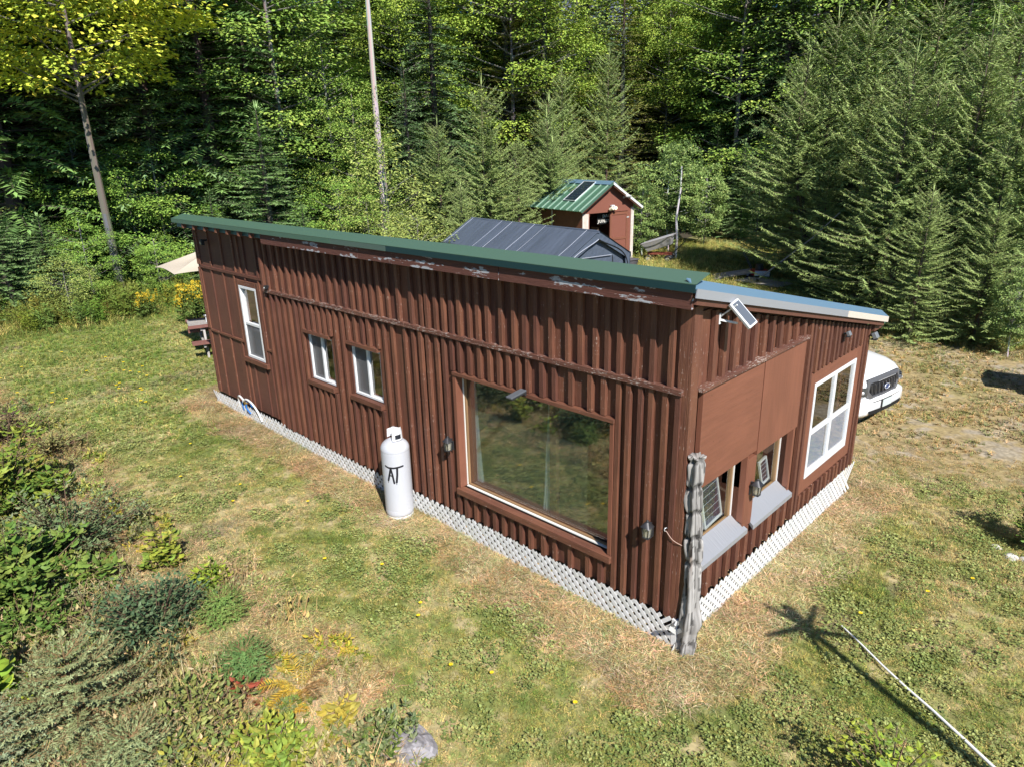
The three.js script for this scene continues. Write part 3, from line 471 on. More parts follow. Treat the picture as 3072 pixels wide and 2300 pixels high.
// hook and cord
{ const g = thing('cord_hook', 'metal hook with a thin cord tied to the corner post', 'hook', [-0.125, 1.22, 0.036], 0); part('hook', new THREE.TorusGeometry(0.018, 0.004, 6, 12, 4.4), M.alu, g, [0, 0, 0.012], [0, 1.2, 0.4]); part('cord', tubeGeo([[0.005, -0.012, 0.016], [0.09, -0.07, 0.03], [0.17, -0.11, 0.0]], 0.004, 12, 5), std([0.45, 0.30, 0.24], 0.9), g); shadows(g); }
// gnarled driftwood post at the corner
{
  const g = thing('corner_post', 'gnarled grey driftwood post standing at the cabin corner', 'post', [0.135, -0.08, -0.02], 0);
  const H = 2.10, S = 48, T = 130, p = [], col = [], idx = [];
  for (let j = 0; j <= T; j++) for (let i = 0; i <= S; i++) {
    const v = j / T, q = (i / S) * Math.PI * 2, y = v * H;
    const grooves = 0.016 * Math.sin(q * 5 + 3 * fbm(v * 4, 2, 2, 7) + v * 2) * (0.5 + fbm(q, v * 6, 2, 9)), knots = 0.055 * (fbm(Math.cos(q) * 1.6 + 5, v * 9 + Math.sin(q) * 1.3, 3, 201) - 0.5), notch = -0.024 * Math.pow(Math.max(0, Math.sin(v * 52 + 2.0 * fbm(Math.cos(q) * 2, Math.sin(q) * 2 + v * 3, 2, 205))), 8) * (v > 0.42 ? 1 : 0.15), bulge = 0.035 * Math.exp(-Math.pow((v - 0.20) / 0.05, 2)) * Math.max(0, Math.cos(q - 0.2));
    const r = mix(0.082, 0.066, v) + grooves + knots + notch + bulge + (v < 0.06 ? 0.01 : 0);
    const ox = 0.028 * Math.sin(v * 5.0) - 0.02 * v, oz = 0.02 * Math.sin(v * 4 + 1);
    p.push(ox + r * Math.cos(q), y + (j === T ? 0.03 * (fbm(Math.cos(q) * 3, Math.sin(q) * 3, 2, 203) - 0.5) : 0), oz + r * Math.sin(q));
    const fib = vnoise(q * 9 + 0.5 * Math.sin(v * 9), v * 9, 206, 0, 0), sp = vnoise(q * 5, v * 24, 207), brown = sstep(0.55, 0.75, vnoise(q * 1.5, v * 6, 208)) * sstep(0.35, 0.6, v) * (1 - sstep(0.62, 0.8, v));
    let c = mix3([0.21, 0.195, 0.185], [0.47, 0.445, 0.42], fib); c = mix3(c, [0.22, 0.13, 0.08], brown * 0.55); const cr = vnoise(q * 14 + 2 * Math.sin(v * 6), v * 5, 209); if (cr > 0.78) c = c.map((k) => k * 0.3); if (sp > 0.80) c = c.map((k) => k * 0.35); if (notch < -0.006) c = c.map((k) => k * 0.45); col.push(...c);
  }
  for (let j = 0; j < T; j++) for (let i = 0; i < S; i++) { const a = j * (S + 1) + i, b = a + S + 1; idx.push(a, b, a + 1, a + 1, b, b + 1); }
  const c = p.length / 3; p.push(-0.02, H - 0.02, 0.0); col.push(0.32, 0.30, 0.28); for (let i = 0; i < S; i++) { const a = T * (S + 1) + i; idx.push(a, c, a + 1); }
  const ge = new THREE.BufferGeometry(); ge.setAttribute('position', new THREE.Float32BufferAttribute(p, 3)); ge.setAttribute('color', new THREE.Float32BufferAttribute(col, 3)); ge.setIndex(idx); ge.computeVertexNormals();
  part('trunk', ge, M.bark, g); part('crack', tubeGeo([[0.078, 0.05, 0.03], [0.085, 0.3, 0.035], [0.09, 0.46, 0.02]], 0.006, 10, 5), M.dark, g); shadows(g);
}
// propane cylinder
{
  const tx = -4.06, tz = 0.275, g = thing('propane_tank', 'tall white propane cylinder with black spray-painted letters', 'gas tank', [tx, groundY(tx, tz) - 0.01, tz], 0);
  const R = 0.188, prof = [[0, 0.05], [R * 0.93, 0.05], [R * 0.985, 0.075], [R, 0.10], [R, 0.135], [R * 0.985, 0.142], [R * 0.985, 0.150], [R, 0.157], [R, 0.955], [R * 0.988, 0.962], [R * 0.988, 0.972], [R, 0.98], [R, 1.0]];
  for (let i = 1; i <= 10; i++) { const a = (i / 10) * Math.PI / 2; prof.push([R * Math.cos(a) * 0.96 + 0.03 * R * (1 - i / 10), 1.0 + 0.125 * Math.sin(a)]); }
  const cv = document.createElement('canvas'); cv.width = 1024; cv.height = 1024; const c2 = cv.getContext('2d'); c2.fillStyle = '#bbbcc2'; c2.fillRect(0, 0, 1024, 1024);
  for (let i = 0; i < 1500; i++) { c2.fillStyle = `rgba(${rnd() < 0.5 ? '120,105,90' : '250,250,250'},${rr(0.02, 0.10)})`; c2.fillRect(rnd() * 1024, rnd() * 1024, rr(1, 5), rr(1, 14)); }
  for (let i = 0; i < 26; i++) { c2.fillStyle = 'rgba(95,60,40,0.35)'; c2.fillRect(rnd() * 1024, rr(880, 1010), rr(1, 4), rr(2, 6)); }
  // sprayed A and T with a shared bar on top
  const ox = 250, oy = 300; c2.save(); c2.translate(ox, oy); c2.scale(1.25, 1.3); c2.translate(-ox, -oy); c2.strokeStyle = 'rgba(24,24,30,0.92)'; c2.lineCap = 'round'; c2.lineJoin = 'round';
  const stroke = (w, pts) => { c2.lineWidth = w; c2.beginPath(); pts.forEach(([x, y], i) => (i ? c2.lineTo(ox + x, oy + y) : c2.moveTo(ox + x, oy + y))); c2.stroke(); };
  stroke(17, [[-62, 8], [-30, 20], [20, 22], [75, 16], [106, 12]]); stroke(19, [[-8, 24], [-22, 80], [-40, 145]]); stroke(18, [[-8, 24], [4, 85], [16, 168]]); stroke(12, [[-28, 92], [4, 100]]); stroke(19, [[52, 22], [48, 90], [38, 160]]); stroke(5, [[38, 160], [37, 184]]); stroke(5, [[-40, 145], [-41, 168]]); c2.restore();
  const tex = new THREE.CanvasTexture(cv); tex.colorSpace = THREE.SRGBColorSpace; tex.flipY = true; tex.wrapS = THREE.RepeatWrapping;
  const lg = new THREE.LatheGeometry(prof.map((q) => new THREE.Vector2(Math.max(q[0], 0.0005), q[1])), 48), uv = lg.attributes.uv, P = lg.attributes.position; for (let i = 0; i < uv.count; i++) uv.setY(i, P.getY(i) / 1.15);
  const body = part('body', lg, new THREE.MeshStandardMaterial({ map: tex, roughness: 0.38 }), g); body.rotation.y = -0.52; M.tankBody = body;
  part('foot_ring', new THREE.CylinderGeometry(R * 0.94, R * 0.97, 0.07, 40, 1, true), new THREE.MeshStandardMaterial({ color: 0xdddcdc, roughness: 0.5, side: THREE.DoubleSide }), g, [0, 0.035, 0]);
  const collar = grp('collar', g, [0, 1.12, 0], [0, 1.0, 0]); const cm = std([0.78, 0.78, 0.79], 0.45, { side: THREE.DoubleSide });
  part('collar_wall', new THREE.CylinderGeometry(0.105, 0.11, 0.115, 32, 1, true, 0.15, 4.3), cm, collar, [0, 0.06, 0]); part('collar_wall', new THREE.CylinderGeometry(0.105, 0.105, 0.06, 20, 1, true, 0.15, 1.35), cm, collar, [0, 0.147, 0]); part('label_plate', new THREE.CylinderGeometry(0.1115, 0.1125, 0.06, 12, 1, true, 0.5, 0.75), std([0.02, 0.022, 0.03], 0.5), collar, [0, 0.055, 0]);
  part('valve', new THREE.CylinderGeometry(0.022, 0.03, 0.09, 12), M.brass, g, [0, 1.17, 0]); part('valve_wheel', new THREE.TorusGeometry(0.025, 0.007, 8, 16), M.alu, g, [0, 1.225, 0], [Math.PI / 2, 0, 0]);
  part('regulator', new RoundedBoxGeometry(0.06, 0.05, 0.05, 2, 0.015), M.alu, g, [-0.15, 1.20, -0.03]); part('gas_hose', tubeGeo([[-0.02, 1.19, 0], [-0.12, 1.21, -0.03], [-0.2, 1.10, -0.05], [-0.225, 0.8, -0.08], [-0.20, 0.4, -0.10], [-0.24, 0.12, -0.09], [-0.16, 0.08, -0.16]], 0.011, 40, 7), M.black, g);
  g.rotation.y = -0.42; shadows(g);
}
// hoses coming out over the lattice at the left end
{ const g = thing('hose_loop', 'white and blue water hoses looping over the lattice skirt', 'hose', [-8.75, 0.20, 0.06], 0);
  part('white_hose', tubeGeo([[-0.42, 0.04, -0.02], [-0.40, 0.22, 0.0], [-0.27, 0.30, 0.03], [-0.17, 0.25, 0.02], [-0.12, 0.12, -0.02]], 0.017, 30, 8), M.white, g);
  part('white_hose', tubeGeo([[-0.16, 0.22, 0.03], [-0.02, 0.29, 0.03], [0.20, 0.26, 0.03], [0.36, 0.14, 0.02], [0.43, -0.03, 0.0]], 0.018, 30, 8), M.white, g);
  part('blue_hose', tubeGeo([[-0.26, 0.02, -0.01], [-0.22, 0.18, 0.02], [-0.06, 0.26, 0.01], [0.08, 0.26, 0.02], [0.2, 0.2, 0.03]], 0.014, 30, 8), M.hoseBlue, g); part('blue_hose', tubeGeo([[-0.02, 0.25, 0.02], [-0.03, 0.14, 0.04], [0.02, 0.02, 0.0]], 0.014, 16, 8), M.hoseBlue, g);
  part('brass_valve', new RoundedBoxGeometry(0.09, 0.04, 0.04, 2, 0.01), M.brass, g, [-0.05, 0.215, 0.03], [0, 0, 0.2]); shadows(g); }
// solar panels leaning inside the low windows, and what stands beside them
function solarPanel(label, pos, rot, w, h, nx, ny, name = 'solar_panel', group) {
  const g = thing(name, label, 'solar panel', pos, 0, group); g.rotation.order = 'YXZ'; g.rotation.set(...rot);
  part('backing', boxGeo(w - 0.01, h - 0.01, 0.012), std([0.55, 0.56, 0.58], 0.5), g, [0, 0, -0.008]);
  const t = 0.022; part('frame', boxGeo(w, t, 0.028, 0.003), M.alu, g, [0, h / 2 - t / 2, 0]); part('frame', boxGeo(w, t, 0.028, 0.003), M.alu, g, [0, -h / 2 + t / 2, 0]); part('frame', boxGeo(t, h - 2 * t, 0.028, 0.003), M.alu, g, [-w / 2 + t / 2, 0, 0]); part('frame', boxGeo(t, h - 2 * t, 0.028, 0.003), M.alu, g, [w / 2 - t / 2, 0, 0]);
  const cw = (w - 2 * t) / nx, ch = (h - 2 * t) / ny, cg = new THREE.BoxGeometry(cw - 0.007, ch - 0.007, 0.003); for (let i = 0; i < nx; i++) for (let j = 0; j < ny; j++) part('cell', cg, M.cell, g, [-w / 2 + t + cw * (i + 0.5), -h / 2 + t + ch * (j + 0.5), 0.001]);
  return shadows(g);
}
solarPanel('larger dark solar panel leaning inside the low window nearest the corner', [-0.20, 1.15, -0.93], [-0.14, Math.PI / 2, 0.10], 0.37, 0.60, 4, 7, 'photovoltaic_module', 'solar panels inside the low windows');
solarPanel('small solar panel leaning inside the low window beside the double window', [-0.19, 0.99, -2.20], [-0.16, Math.PI / 2, 0.12], 0.20, 0.30, 3, 5, 'photovoltaic_module', 'solar panels inside the low windows');
{ const c = part('cream_card', boxGeo(0.02, 0.26, 0.22), M.cream, null, [-0.26, 0.95, -0.55], [0, 0, 0.2]); tag(c, 'cream coloured card standing inside the corner low window', 'card'); scene.add(c); }
{ const c = part('window_curtain', boxGeo(0.02, 0.72, 0.34), std([0.62, 0.66, 0.52], 0.9), null, [-0.22, 1.20, -1.80]); tag(c, 'pale green cloth hanging inside the second low window', 'curtain'); scene.add(c); }
// long white pole lying in the grass
{ const a = [1.13, -1.37], b = [3.6, 0.24], g = thing('white_pole', 'long tapered white pole lying in the grass', 'pole', [a[0], 0, a[1]], 0);
  const pts = []; for (let i = 0; i <= 10; i++) { const t = i / 10, x = mix(a[0], b[0], t), z = mix(a[1], b[1], t); pts.push([x - a[0], groundY(x, z) + 0.05 + 0.006 * Math.sin(i * 1.9), z - a[1] + 0.01 * Math.sin(i * 0.7)]); }
  const mb = new MB(); mb.tube(pts, 0.0075, 0.020, 8, [0.8, 0.8, 0.78]); part('shaft', mb.geo(true), new THREE.MeshStandardMaterial({ vertexColors: true, roughness: 0.5 }), g); part('tip', new THREE.SphereGeometry(0.008, 6, 5), M.vinyl, g, pts[0]); part('butt_cap', new THREE.CylinderGeometry(0.021, 0.021, 0.05, 8), M.vinyl, g, pts[10], [0, 0, 1.2]); shadows(g); }
// wind turbine whose shadow falls on the grass (it stands beside the camera, out of view)
{
  const H = 5.0, k = 1 / SUN.y, bx = 0.66 + H * SUN.x * k, bz = -1.25 + H * SUN.z * k, g = thing('wind_turbine', 'small five-bladed wind turbine on a slim mast', 'wind turbine', [bx, groundY(bx, bz), bz], 0);
  part('mast', new THREE.CylinderGeometry(0.042, 0.05, H + 0.05, 12), M.vinyl, g, [0, H / 2, 0]);
  const head = grp('rotor', g, [0, H, 0], [0, Math.atan2(SUN.x, SUN.z) - 0.15, 0]); part('nacelle', new THREE.CapsuleGeometry(0.07, 0.22, 4, 12), M.vinyl, head, [0, 0, 0.02], [Math.PI / 2, 0, 0]); part('hub', new THREE.CylinderGeometry(0.09, 0.09, 0.05, 16), M.vinyl, head, [0, 0, 0.2], [Math.PI / 2, 0, 0]);
  for (let i = 0; i < 5; i++) { const a = 0.35 + i * Math.PI * 2 / 5, s = new THREE.Shape(); s.moveTo(-0.035, 0.05); s.lineTo(0.06, 0.07); s.lineTo(0.03, 0.46); s.lineTo(-0.018, 0.48); s.closePath(); part('blade', new THREE.ExtrudeGeometry(s, { depth: 0.012, bevelEnabled: false }), M.vinyl, head, [0, 0, 0.2], [0, 0, a]); } shadows(g);
}
// ---------------------------------------------------------------- behind the cabin: carport, shed, truck, table, odds and ends
reseed(500);
function sheet(nu, nv, fn) { const p = [], uv = [], idx = []; for (let j = 0; j <= nv; j++) for (let i = 0; i <= nu; i++) { const q = fn(i / nu, j / nv); p.push(...q); uv.push(q[0], q[1] + q[2]); } for (let j = 0; j < nv; j++) for (let i = 0; i < nu; i++) { const a = j * (nu + 1) + i, b = a + nu + 1; idx.push(a, a + 1, b, a + 1, b + 1, b); } const g = new THREE.BufferGeometry(); g.setAttribute('position', new THREE.Float32BufferAttribute(p, 3)); g.setAttribute('uv', new THREE.Float32BufferAttribute(uv, 2)); g.setIndex(idx); g.computeVertexNormals(); return g; }
{ // fabric carport, ridge along local x, open-end gable at x = 0 facing +x
  const g = thing('fabric_carport', 'slate blue fabric carport with peaked roof behind the cabin', 'carport', [-8.95, groundY(-8.95, -10.4), -10.43], -8 * Math.PI / 180);
  const L = 6.0, W = 1.27, E = 1.80, R = 2.50;
  const sag = (t) => 0.03 * Math.pow(Math.sin(t * Math.PI * 4), 2);
  for (const s of [1, -1]) {
    part('roof_cover', sheet(64, 14, (u, v) => { const zz = s * (0.04 + v * (W - 0.04)), yy = mix(R, E, v) + (v < 0.06 ? -0.02 * (1 - v / 0.06) : 0); return [-L + u * (L + 0.12), yy - sag(u) * Math.sin(v * Math.PI) - 0.012 * fbm(u * 20, v * 8, 2, 301), zz]; }), M.tarp, g);
    part('side_cover', sheet(64, 10, (u, v) => [-L + u * (L + 0.1), mix(E, 0.02, v), s * (W + 0.012 * Math.sin(u * 60) * v + 0.03 * v)]), M.tarp, g);
    part('eave_hem', sheet(40, 2, (u, v) => [-L + u * (L + 0.12), E + 0.01 - v * 0.16, s * (W + 0.006 + 0.01 * v + 0.004 * Math.sin(u * 90))]), M.tarp, g);
  }
  part('ridge', tubeGeo([[-L, R - 0.025, 0], [-L / 2, R - 0.035, 0], [0.1, R - 0.025, 0]], 0.045, 10, 8), M.tarp, g);
  const seam = std([0.30, 0.32, 0.38], 0.7);
  for (const x of [-5.86, -4.25, -3.72, -2.62, -2.1, -0.34]) for (const s of [1, -1]) { const thin = x === -4.25 || x === -2.1; part('seam', tubeGeo([[x, R + 0.004, s * 0.03], [x, mix(R, E, 0.5) + 0.002, s * W * 0.5], [x, E + 0.006, s * W]], thin ? 0.006 : 0.009, 8, 5), seam, g); }
  // gable: border, recessed door sheet, frame edge
  const gs = new THREE.Shape(); gs.moveTo(-W, 0.02); gs.lineTo(-W, E); gs.lineTo(0, R); gs.lineTo(W, E); gs.lineTo(W, 0.02); gs.closePath(); const ho = new THREE.Path(); ho.moveTo(-W + 0.16, 0.02); ho.lineTo(-W + 0.16, E - 0.12); ho.lineTo(0, R - 0.22); ho.lineTo(W - 0.16, E - 0.12); ho.lineTo(W - 0.16, 0.02); ho.closePath(); gs.holes.push(ho);
  const gg = new THREE.ExtrudeGeometry(gs, { depth: 0.03, bevelEnabled: false }); gg.rotateY(Math.PI / 2); part('gable_border', gg, M.tarp, g, [0.05, 0, 0]);
  const ds = new THREE.Shape(); ds.moveTo(-W + 0.1, 0.02); ds.lineTo(-W + 0.1, E - 0.08); ds.lineTo(0, R - 0.16); ds.lineTo(W - 0.1, E - 0.08); ds.lineTo(W - 0.1, 0.02); ds.closePath(); const dg = new THREE.ExtrudeGeometry(ds, { depth: 0.01, bevelEnabled: false }); dg.rotateY(Math.PI / 2); part('door_sheet', dg, M.tarp, g, [-0.06, 0, 0]);
  for (const s of [1, -1]) { part('piping', tubeGeo([[0.09, 0.05, s * (W - 0.155)], [0.09, E - 0.13, s * (W - 0.155)], [0.09, R - 0.225, 0]], 0.014, 24, 6), s > 0 ? seam : M.black, g); part('zip', tubeGeo([[-0.04, 0.05, s * 0.75], [-0.045, 1.2, s * 0.75], [-0.04, 1.75, s * 0.68]], 0.012, 12, 5), M.black, g); }
  part('pole', tubeGeo([[0.0, 1.78, -0.6], [0.0, 1.80, 0.6]], 0.012, 6, 5), seam, g);
  const bs = new THREE.Shape(); bs.moveTo(-W, 0.02); bs.lineTo(-W, E); bs.lineTo(0, R - 0.03); bs.lineTo(W, E); bs.lineTo(W, 0.02); bs.closePath(); const bg = new THREE.ExtrudeGeometry(bs, { depth: 0.02, bevelEnabled: false }); bg.rotateY(Math.PI / 2); part('back_sheet', bg, M.tarp, g, [-L + 0.03, 0, 0]); shadows(g);
}
{ // garden shed, gable front facing local +x
  const g = thing('garden_shed', 'brown garden shed with green metal roof and half-open double doors', 'shed', [-14.03, groundY(-14, -18), -17.84], -13.8 * Math.PI / 180);
  const W = 1.30, L = 3.5, E = 2.40, R = 3.24, redm = std([0.205, 0.072, 0.047], 0.7), sideMap = M.ply, oldWhite = new THREE.MeshStandardMaterial({ roughness: 0.8, map: repeatOf(weatheredTex(141, [0.42, 0.30, 0.22], [0.74, 0.72, 0.68]), 2, 0.4) });
  // side and back walls
  for (const [a, b] of [[-L, -2.02], [-1.98, -0.04]]) box('side_panel', g, M.ply, a, b, 0.1, E - 0.03, W - 0.05, W); box('side_panel', g, M.ply, -L, -0.04, 0.1, E - 0.03, -W, -W + 0.05); box('joint_strip', g, oldWhite, -2.035, -1.965, 0.1, E - 0.02, W + 0.001, W + 0.02); box('back_panel', g, M.ply, -L, -L + 0.05, 0.1, E - 0.03, -W + 0.052, W - 0.052); box('floor', g, M.roomFloor, -L + 0.06, -0.05, 0.06, 0.12, -W + 0.06, W - 0.06);
  // front: gable with opening
  const s = new THREE.Shape(); s.moveTo(-W, 0.1); s.lineTo(-W, E + 0.04); s.lineTo(0, R - 0.02); s.lineTo(W, E + 0.04); s.lineTo(W, 0.1); s.lineTo(0.98, 0.1); s.lineTo(0.98, 2.12); s.lineTo(-1.02, 2.12); s.lineTo(-1.02, 0.1); s.closePath();
  const fg = new THREE.ExtrudeGeometry(s, { depth: 0.05, bevelEnabled: false }); fg.rotateY(-Math.PI / 2); fg.scale(1, 1, 1); part('gable_wall', fg, redm, g, [0.02, 0, 0]);
  box('corner_trim', g, oldWhite, 0.022, 0.05, 0.08, 2.25, -W - 0.02, -W + 0.13); box('corner_trim', g, oldWhite, 0.022, 0.045, 0.1, 2.12, 1.0, W); 
  // right door closed, left door swung in a little
  const door = grp('door', g, [0.03, 0, 0]); box('door_panel', door, redm, 0, 0.03, 0.12, 2.10, -1.0, -0.06); for (const [a, b, c, d] of [[-1.0, -0.9, 0.12, 2.10], [-0.14, -0.06, 0.12, 2.10], [-0.898, -0.142, 2.0, 2.10], [-0.898, -0.142, 1.02, 1.11], [-0.898, -0.142, 0.12, 0.22]]) box('rail', door, M.ply, 0.031, 0.05, c, d, a, b); for (const y of [0.4, 1.85]) box('hinge', door, M.alu, 0.051, 0.06, y, y + 0.05, -1.04, -0.92);
  const d2 = grp('door', g, [0.02, 0, 0.98], [0, 1.25, 0]); box('door_panel', d2, redm, 0, 0.03, 0.12, 2.10, -0.95, 0); box('rail', d2, M.ply, 0.031, 0.05, 0.12, 2.10, -0.95, -0.86); box('rail', d2, M.ply, 0.031, 0.05, 2.0, 2.10, -0.858, -0.02);
  // roof with ribs
  const sl = Math.atan2(R - E, W), len = Math.hypot(R - E, W) + 0.32, rl = L + 0.5, ym = (y, z, off) => off;
  for (const q of [1, -1]) { const r = grp('roof', g, [-L / 2 + 0.05, R, 0], [q * sl, 0, 0]); part('roof_sheet', boxGeo(rl, 0.03, len), M.shedRoof ||= std([0.085, 0.19, 0.125], 0.4, { metalness: 0.2 }), r, [0, 0.02, q * len / 2]); for (let i = 0; i < 10; i++) part('rib', new THREE.BoxGeometry(0.05, 0.028, len), M.shedRib ||= std([0.30, 0.42, 0.34], 0.35, { metalness: 0.2 }), r, [-rl / 2 + 0.1 + i * (rl - 0.2) / 9, 0.049, q * len / 2]); box('rake_edge', r, q > 0 ? M.green : M.white, rl / 2, rl / 2 + 0.012, -0.04, 0.045, q > 0 ? 0.0 : -len, q > 0 ? len : 0.0); box('rafter', r, M.plyDark, rl / 2 - 0.06, rl / 2 - 0.02, -0.09, 0.003, q > 0 ? 0.12 : -len + 0.05, q > 0 ? len - 0.05 : -0.12); }
  const cap = grp('ridge_cap', g, [-L / 2 + 0.05, R + 0.062, 0]); for (const q of [1, -1]) part('cap_side', boxGeo(rl + 0.04, 0.012, 0.24), M.blueTrim, cap, [0, -0.048, q * 0.10], [q * sl, 0, 0]);
  // sign inside, partly behind the closed door
  const cv = document.createElement('canvas'); cv.width = 512; cv.height = 256; const c2 = cv.getContext('2d'); c2.fillStyle = '#0c0c0c'; c2.fillRect(0, 0, 512, 256); c2.fillStyle = '#d6d2c8'; c2.textAlign = 'center'; c2.font = 'bold 100px sans-serif'; c2.fillText("DAD'S", 256, 105); c2.fillText('JUNKYARD', 256, 225, 490);
  const tex = new THREE.CanvasTexture(cv); tex.colorSpace = THREE.SRGBColorSpace;
  part('sign_board', boxGeo(0.02, 0.44, 1.12), M.black, g, [-0.26, 1.86, -0.22]); part('sign_lettering', new THREE.PlaneGeometry(1.1, 0.42), new THREE.MeshStandardMaterial({ map: tex, roughness: 0.8 }), g, [-0.247, 1.86, -0.22], [0, Math.PI / 2, 0]);
  box('shelf', g, M.pine, -0.9, -0.5, 0.12, 1.5, 0.05, 0.12); shadows(g);
}
// lamps on the shed front
{ const th = -13.8 * Math.PI / 180, w = (lx, y, lz) => [-14.03 + lx * Math.cos(th) + lz * Math.sin(th), y, -17.84 - lx * Math.sin(th) + lz * Math.cos(th)];
  const g = thing('shed_lamp', 'white twin spotlight above the shed doors', 'light', w(0.04, 2.24, -0.12), th + Math.PI / 2); part('mount', boxGeo(0.12, 0.12, 0.05), M.darkMetal, g, [0, 0.02, 0.03]); for (const s of [-1, 1]) part('head', new THREE.CylinderGeometry(0.08, 0.06, 0.14, 12), M.cream, g, [s * 0.1, 0.02, 0.14], [1.1, 0, s * 0.4]); part('sensor_cap', boxGeo(0.14, 0.06, 0.12, 0.01), M.vinyl, g, [0, 0.13, 0.09]); shadows(g);
  const k = thing('gable_lamp', 'grey solar lamp on a bracket under the shed gable', 'light', w(0.03, 2.66, -0.78), th + Math.PI / 2); part('arm', boxGeo(0.03, 0.03, 0.28), M.alu, k, [0, 0, 0.14]); part('head', boxGeo(0.26, 0.05, 0.14, 0.01), M.alu, k, [0, 0.06, 0.26], [0.3, 0, 0]); part('mount', boxGeo(0.08, 0.10, 0.02), M.alu, k, [0, 0, 0.01]); shadows(k);
  const th2 = th, q = w(-1.05, 2.78, 0.62);
  const sp = solarPanel('long dark solar panel lying on the green shed roof', q, [0, 0, 0], 0.80, 1.25, 4, 8, 'roof_solar_panel'); sp.rotation.order = 'YXZ'; sp.rotation.set(-Math.PI / 2 + Math.atan2(0.84, 1.30), th2, 0); sp.position.y = 2.78 + 0.15; }
{ // tipped utility cart beside the shed
  const g = thing('tipped_cart', 'tipped grey metal garden cart with rusty underside beside the shed', 'cart', [-12.75, groundY(-12.7, -19.4), -19.75], 0.35);
  const t = grp('tub', g, [0, 0.62, 0], [0, 0, 0.32]); const grey = std([0.42, 0.41, 0.42], 0.5, { metalness: 0.4 }), dk = std([0.16, 0.15, 0.14], 0.7);
  const L = 0.62, W = 0.42, H = 0.36, sh = (a, b, c, d, m, n) => { const ge = new THREE.BufferGeometry(); ge.setAttribute('position', new THREE.Float32BufferAttribute([...a, ...b, ...c, ...a, ...c, ...d], 3)); ge.setAttribute('uv', new THREE.Float32BufferAttribute([0, 0, 1, 0, 1, 1, 0, 0, 1, 1, 0, 1], 2)); ge.computeVertexNormals(); m.side = THREE.DoubleSide; part(n, ge, m, t); };
  const o = 0.14; const B = [[-L + o, 0, -W + o], [L - o, 0, -W + o], [L - o, 0, W - o], [-L + o, 0, W - o]], T = [[-L, H, -W], [L, H, -W], [L, H, W], [-L, H, W]];
  sh(B[0], B[1], B[2], B[3], M.rust, 'tub_floor'); for (let i = 0; i < 4; i++) { const j = (i + 1) % 4; sh(B[i], B[j], T[j], T[i], i === 3 ? dk : grey, 'tub_side'); } part('rim', tubeGeo([...T, T[0]], 0.018, 40, 6), grey, t);
  box('chassis', g, M.rust, -0.5, 0.5, 0.34, 0.42, -0.16, 0.16); for (const [x, z] of [[-0.4, 0.36], [0.4, 0.36], [-0.4, -0.36], [0.4, -0.36]]) { const w = grp('wheel', g, [x, 0.18, z], [Math.PI / 2, 0, 0]); part('tyre', new THREE.TorusGeometry(0.13, 0.05, 8, 18), M.black, w, [0, 0, 0], [Math.PI / 2, 0, 0]); part('rim', new THREE.CylinderGeometry(0.1, 0.1, 0.05, 12), grey, w); } for (const x of [-0.4, 0.4]) beam('axle', g, M.darkMetal, [x, 0.18, -0.36], [x, 0.18, 0.36], 0.03, 0.03); beam('handle', g, M.darkMetal, [0.5, 0.38, 0], [1.05, 0.95, 0.1], 0.03, 0.03); shadows(g);
}
{ const g = thing('plastic_bin', 'dark grey plastic bin at the foot of the shed', 'bin', [-12.7, groundY(-12.7, -17.6), -17.5], -0.2); const ge = new THREE.CylinderGeometry(0.34, 0.28, 0.42, 4, 1); ge.rotateY(Math.PI / 4); part('body', ge, std([0.09, 0.085, 0.10], 0.6), g, [0, 0.21, 0]); part('rim', boxGeo(0.54, 0.04, 0.54, 0.01), std([0.10, 0.095, 0.11], 0.5), g, [0, 0.42, 0]); shadows(g); }
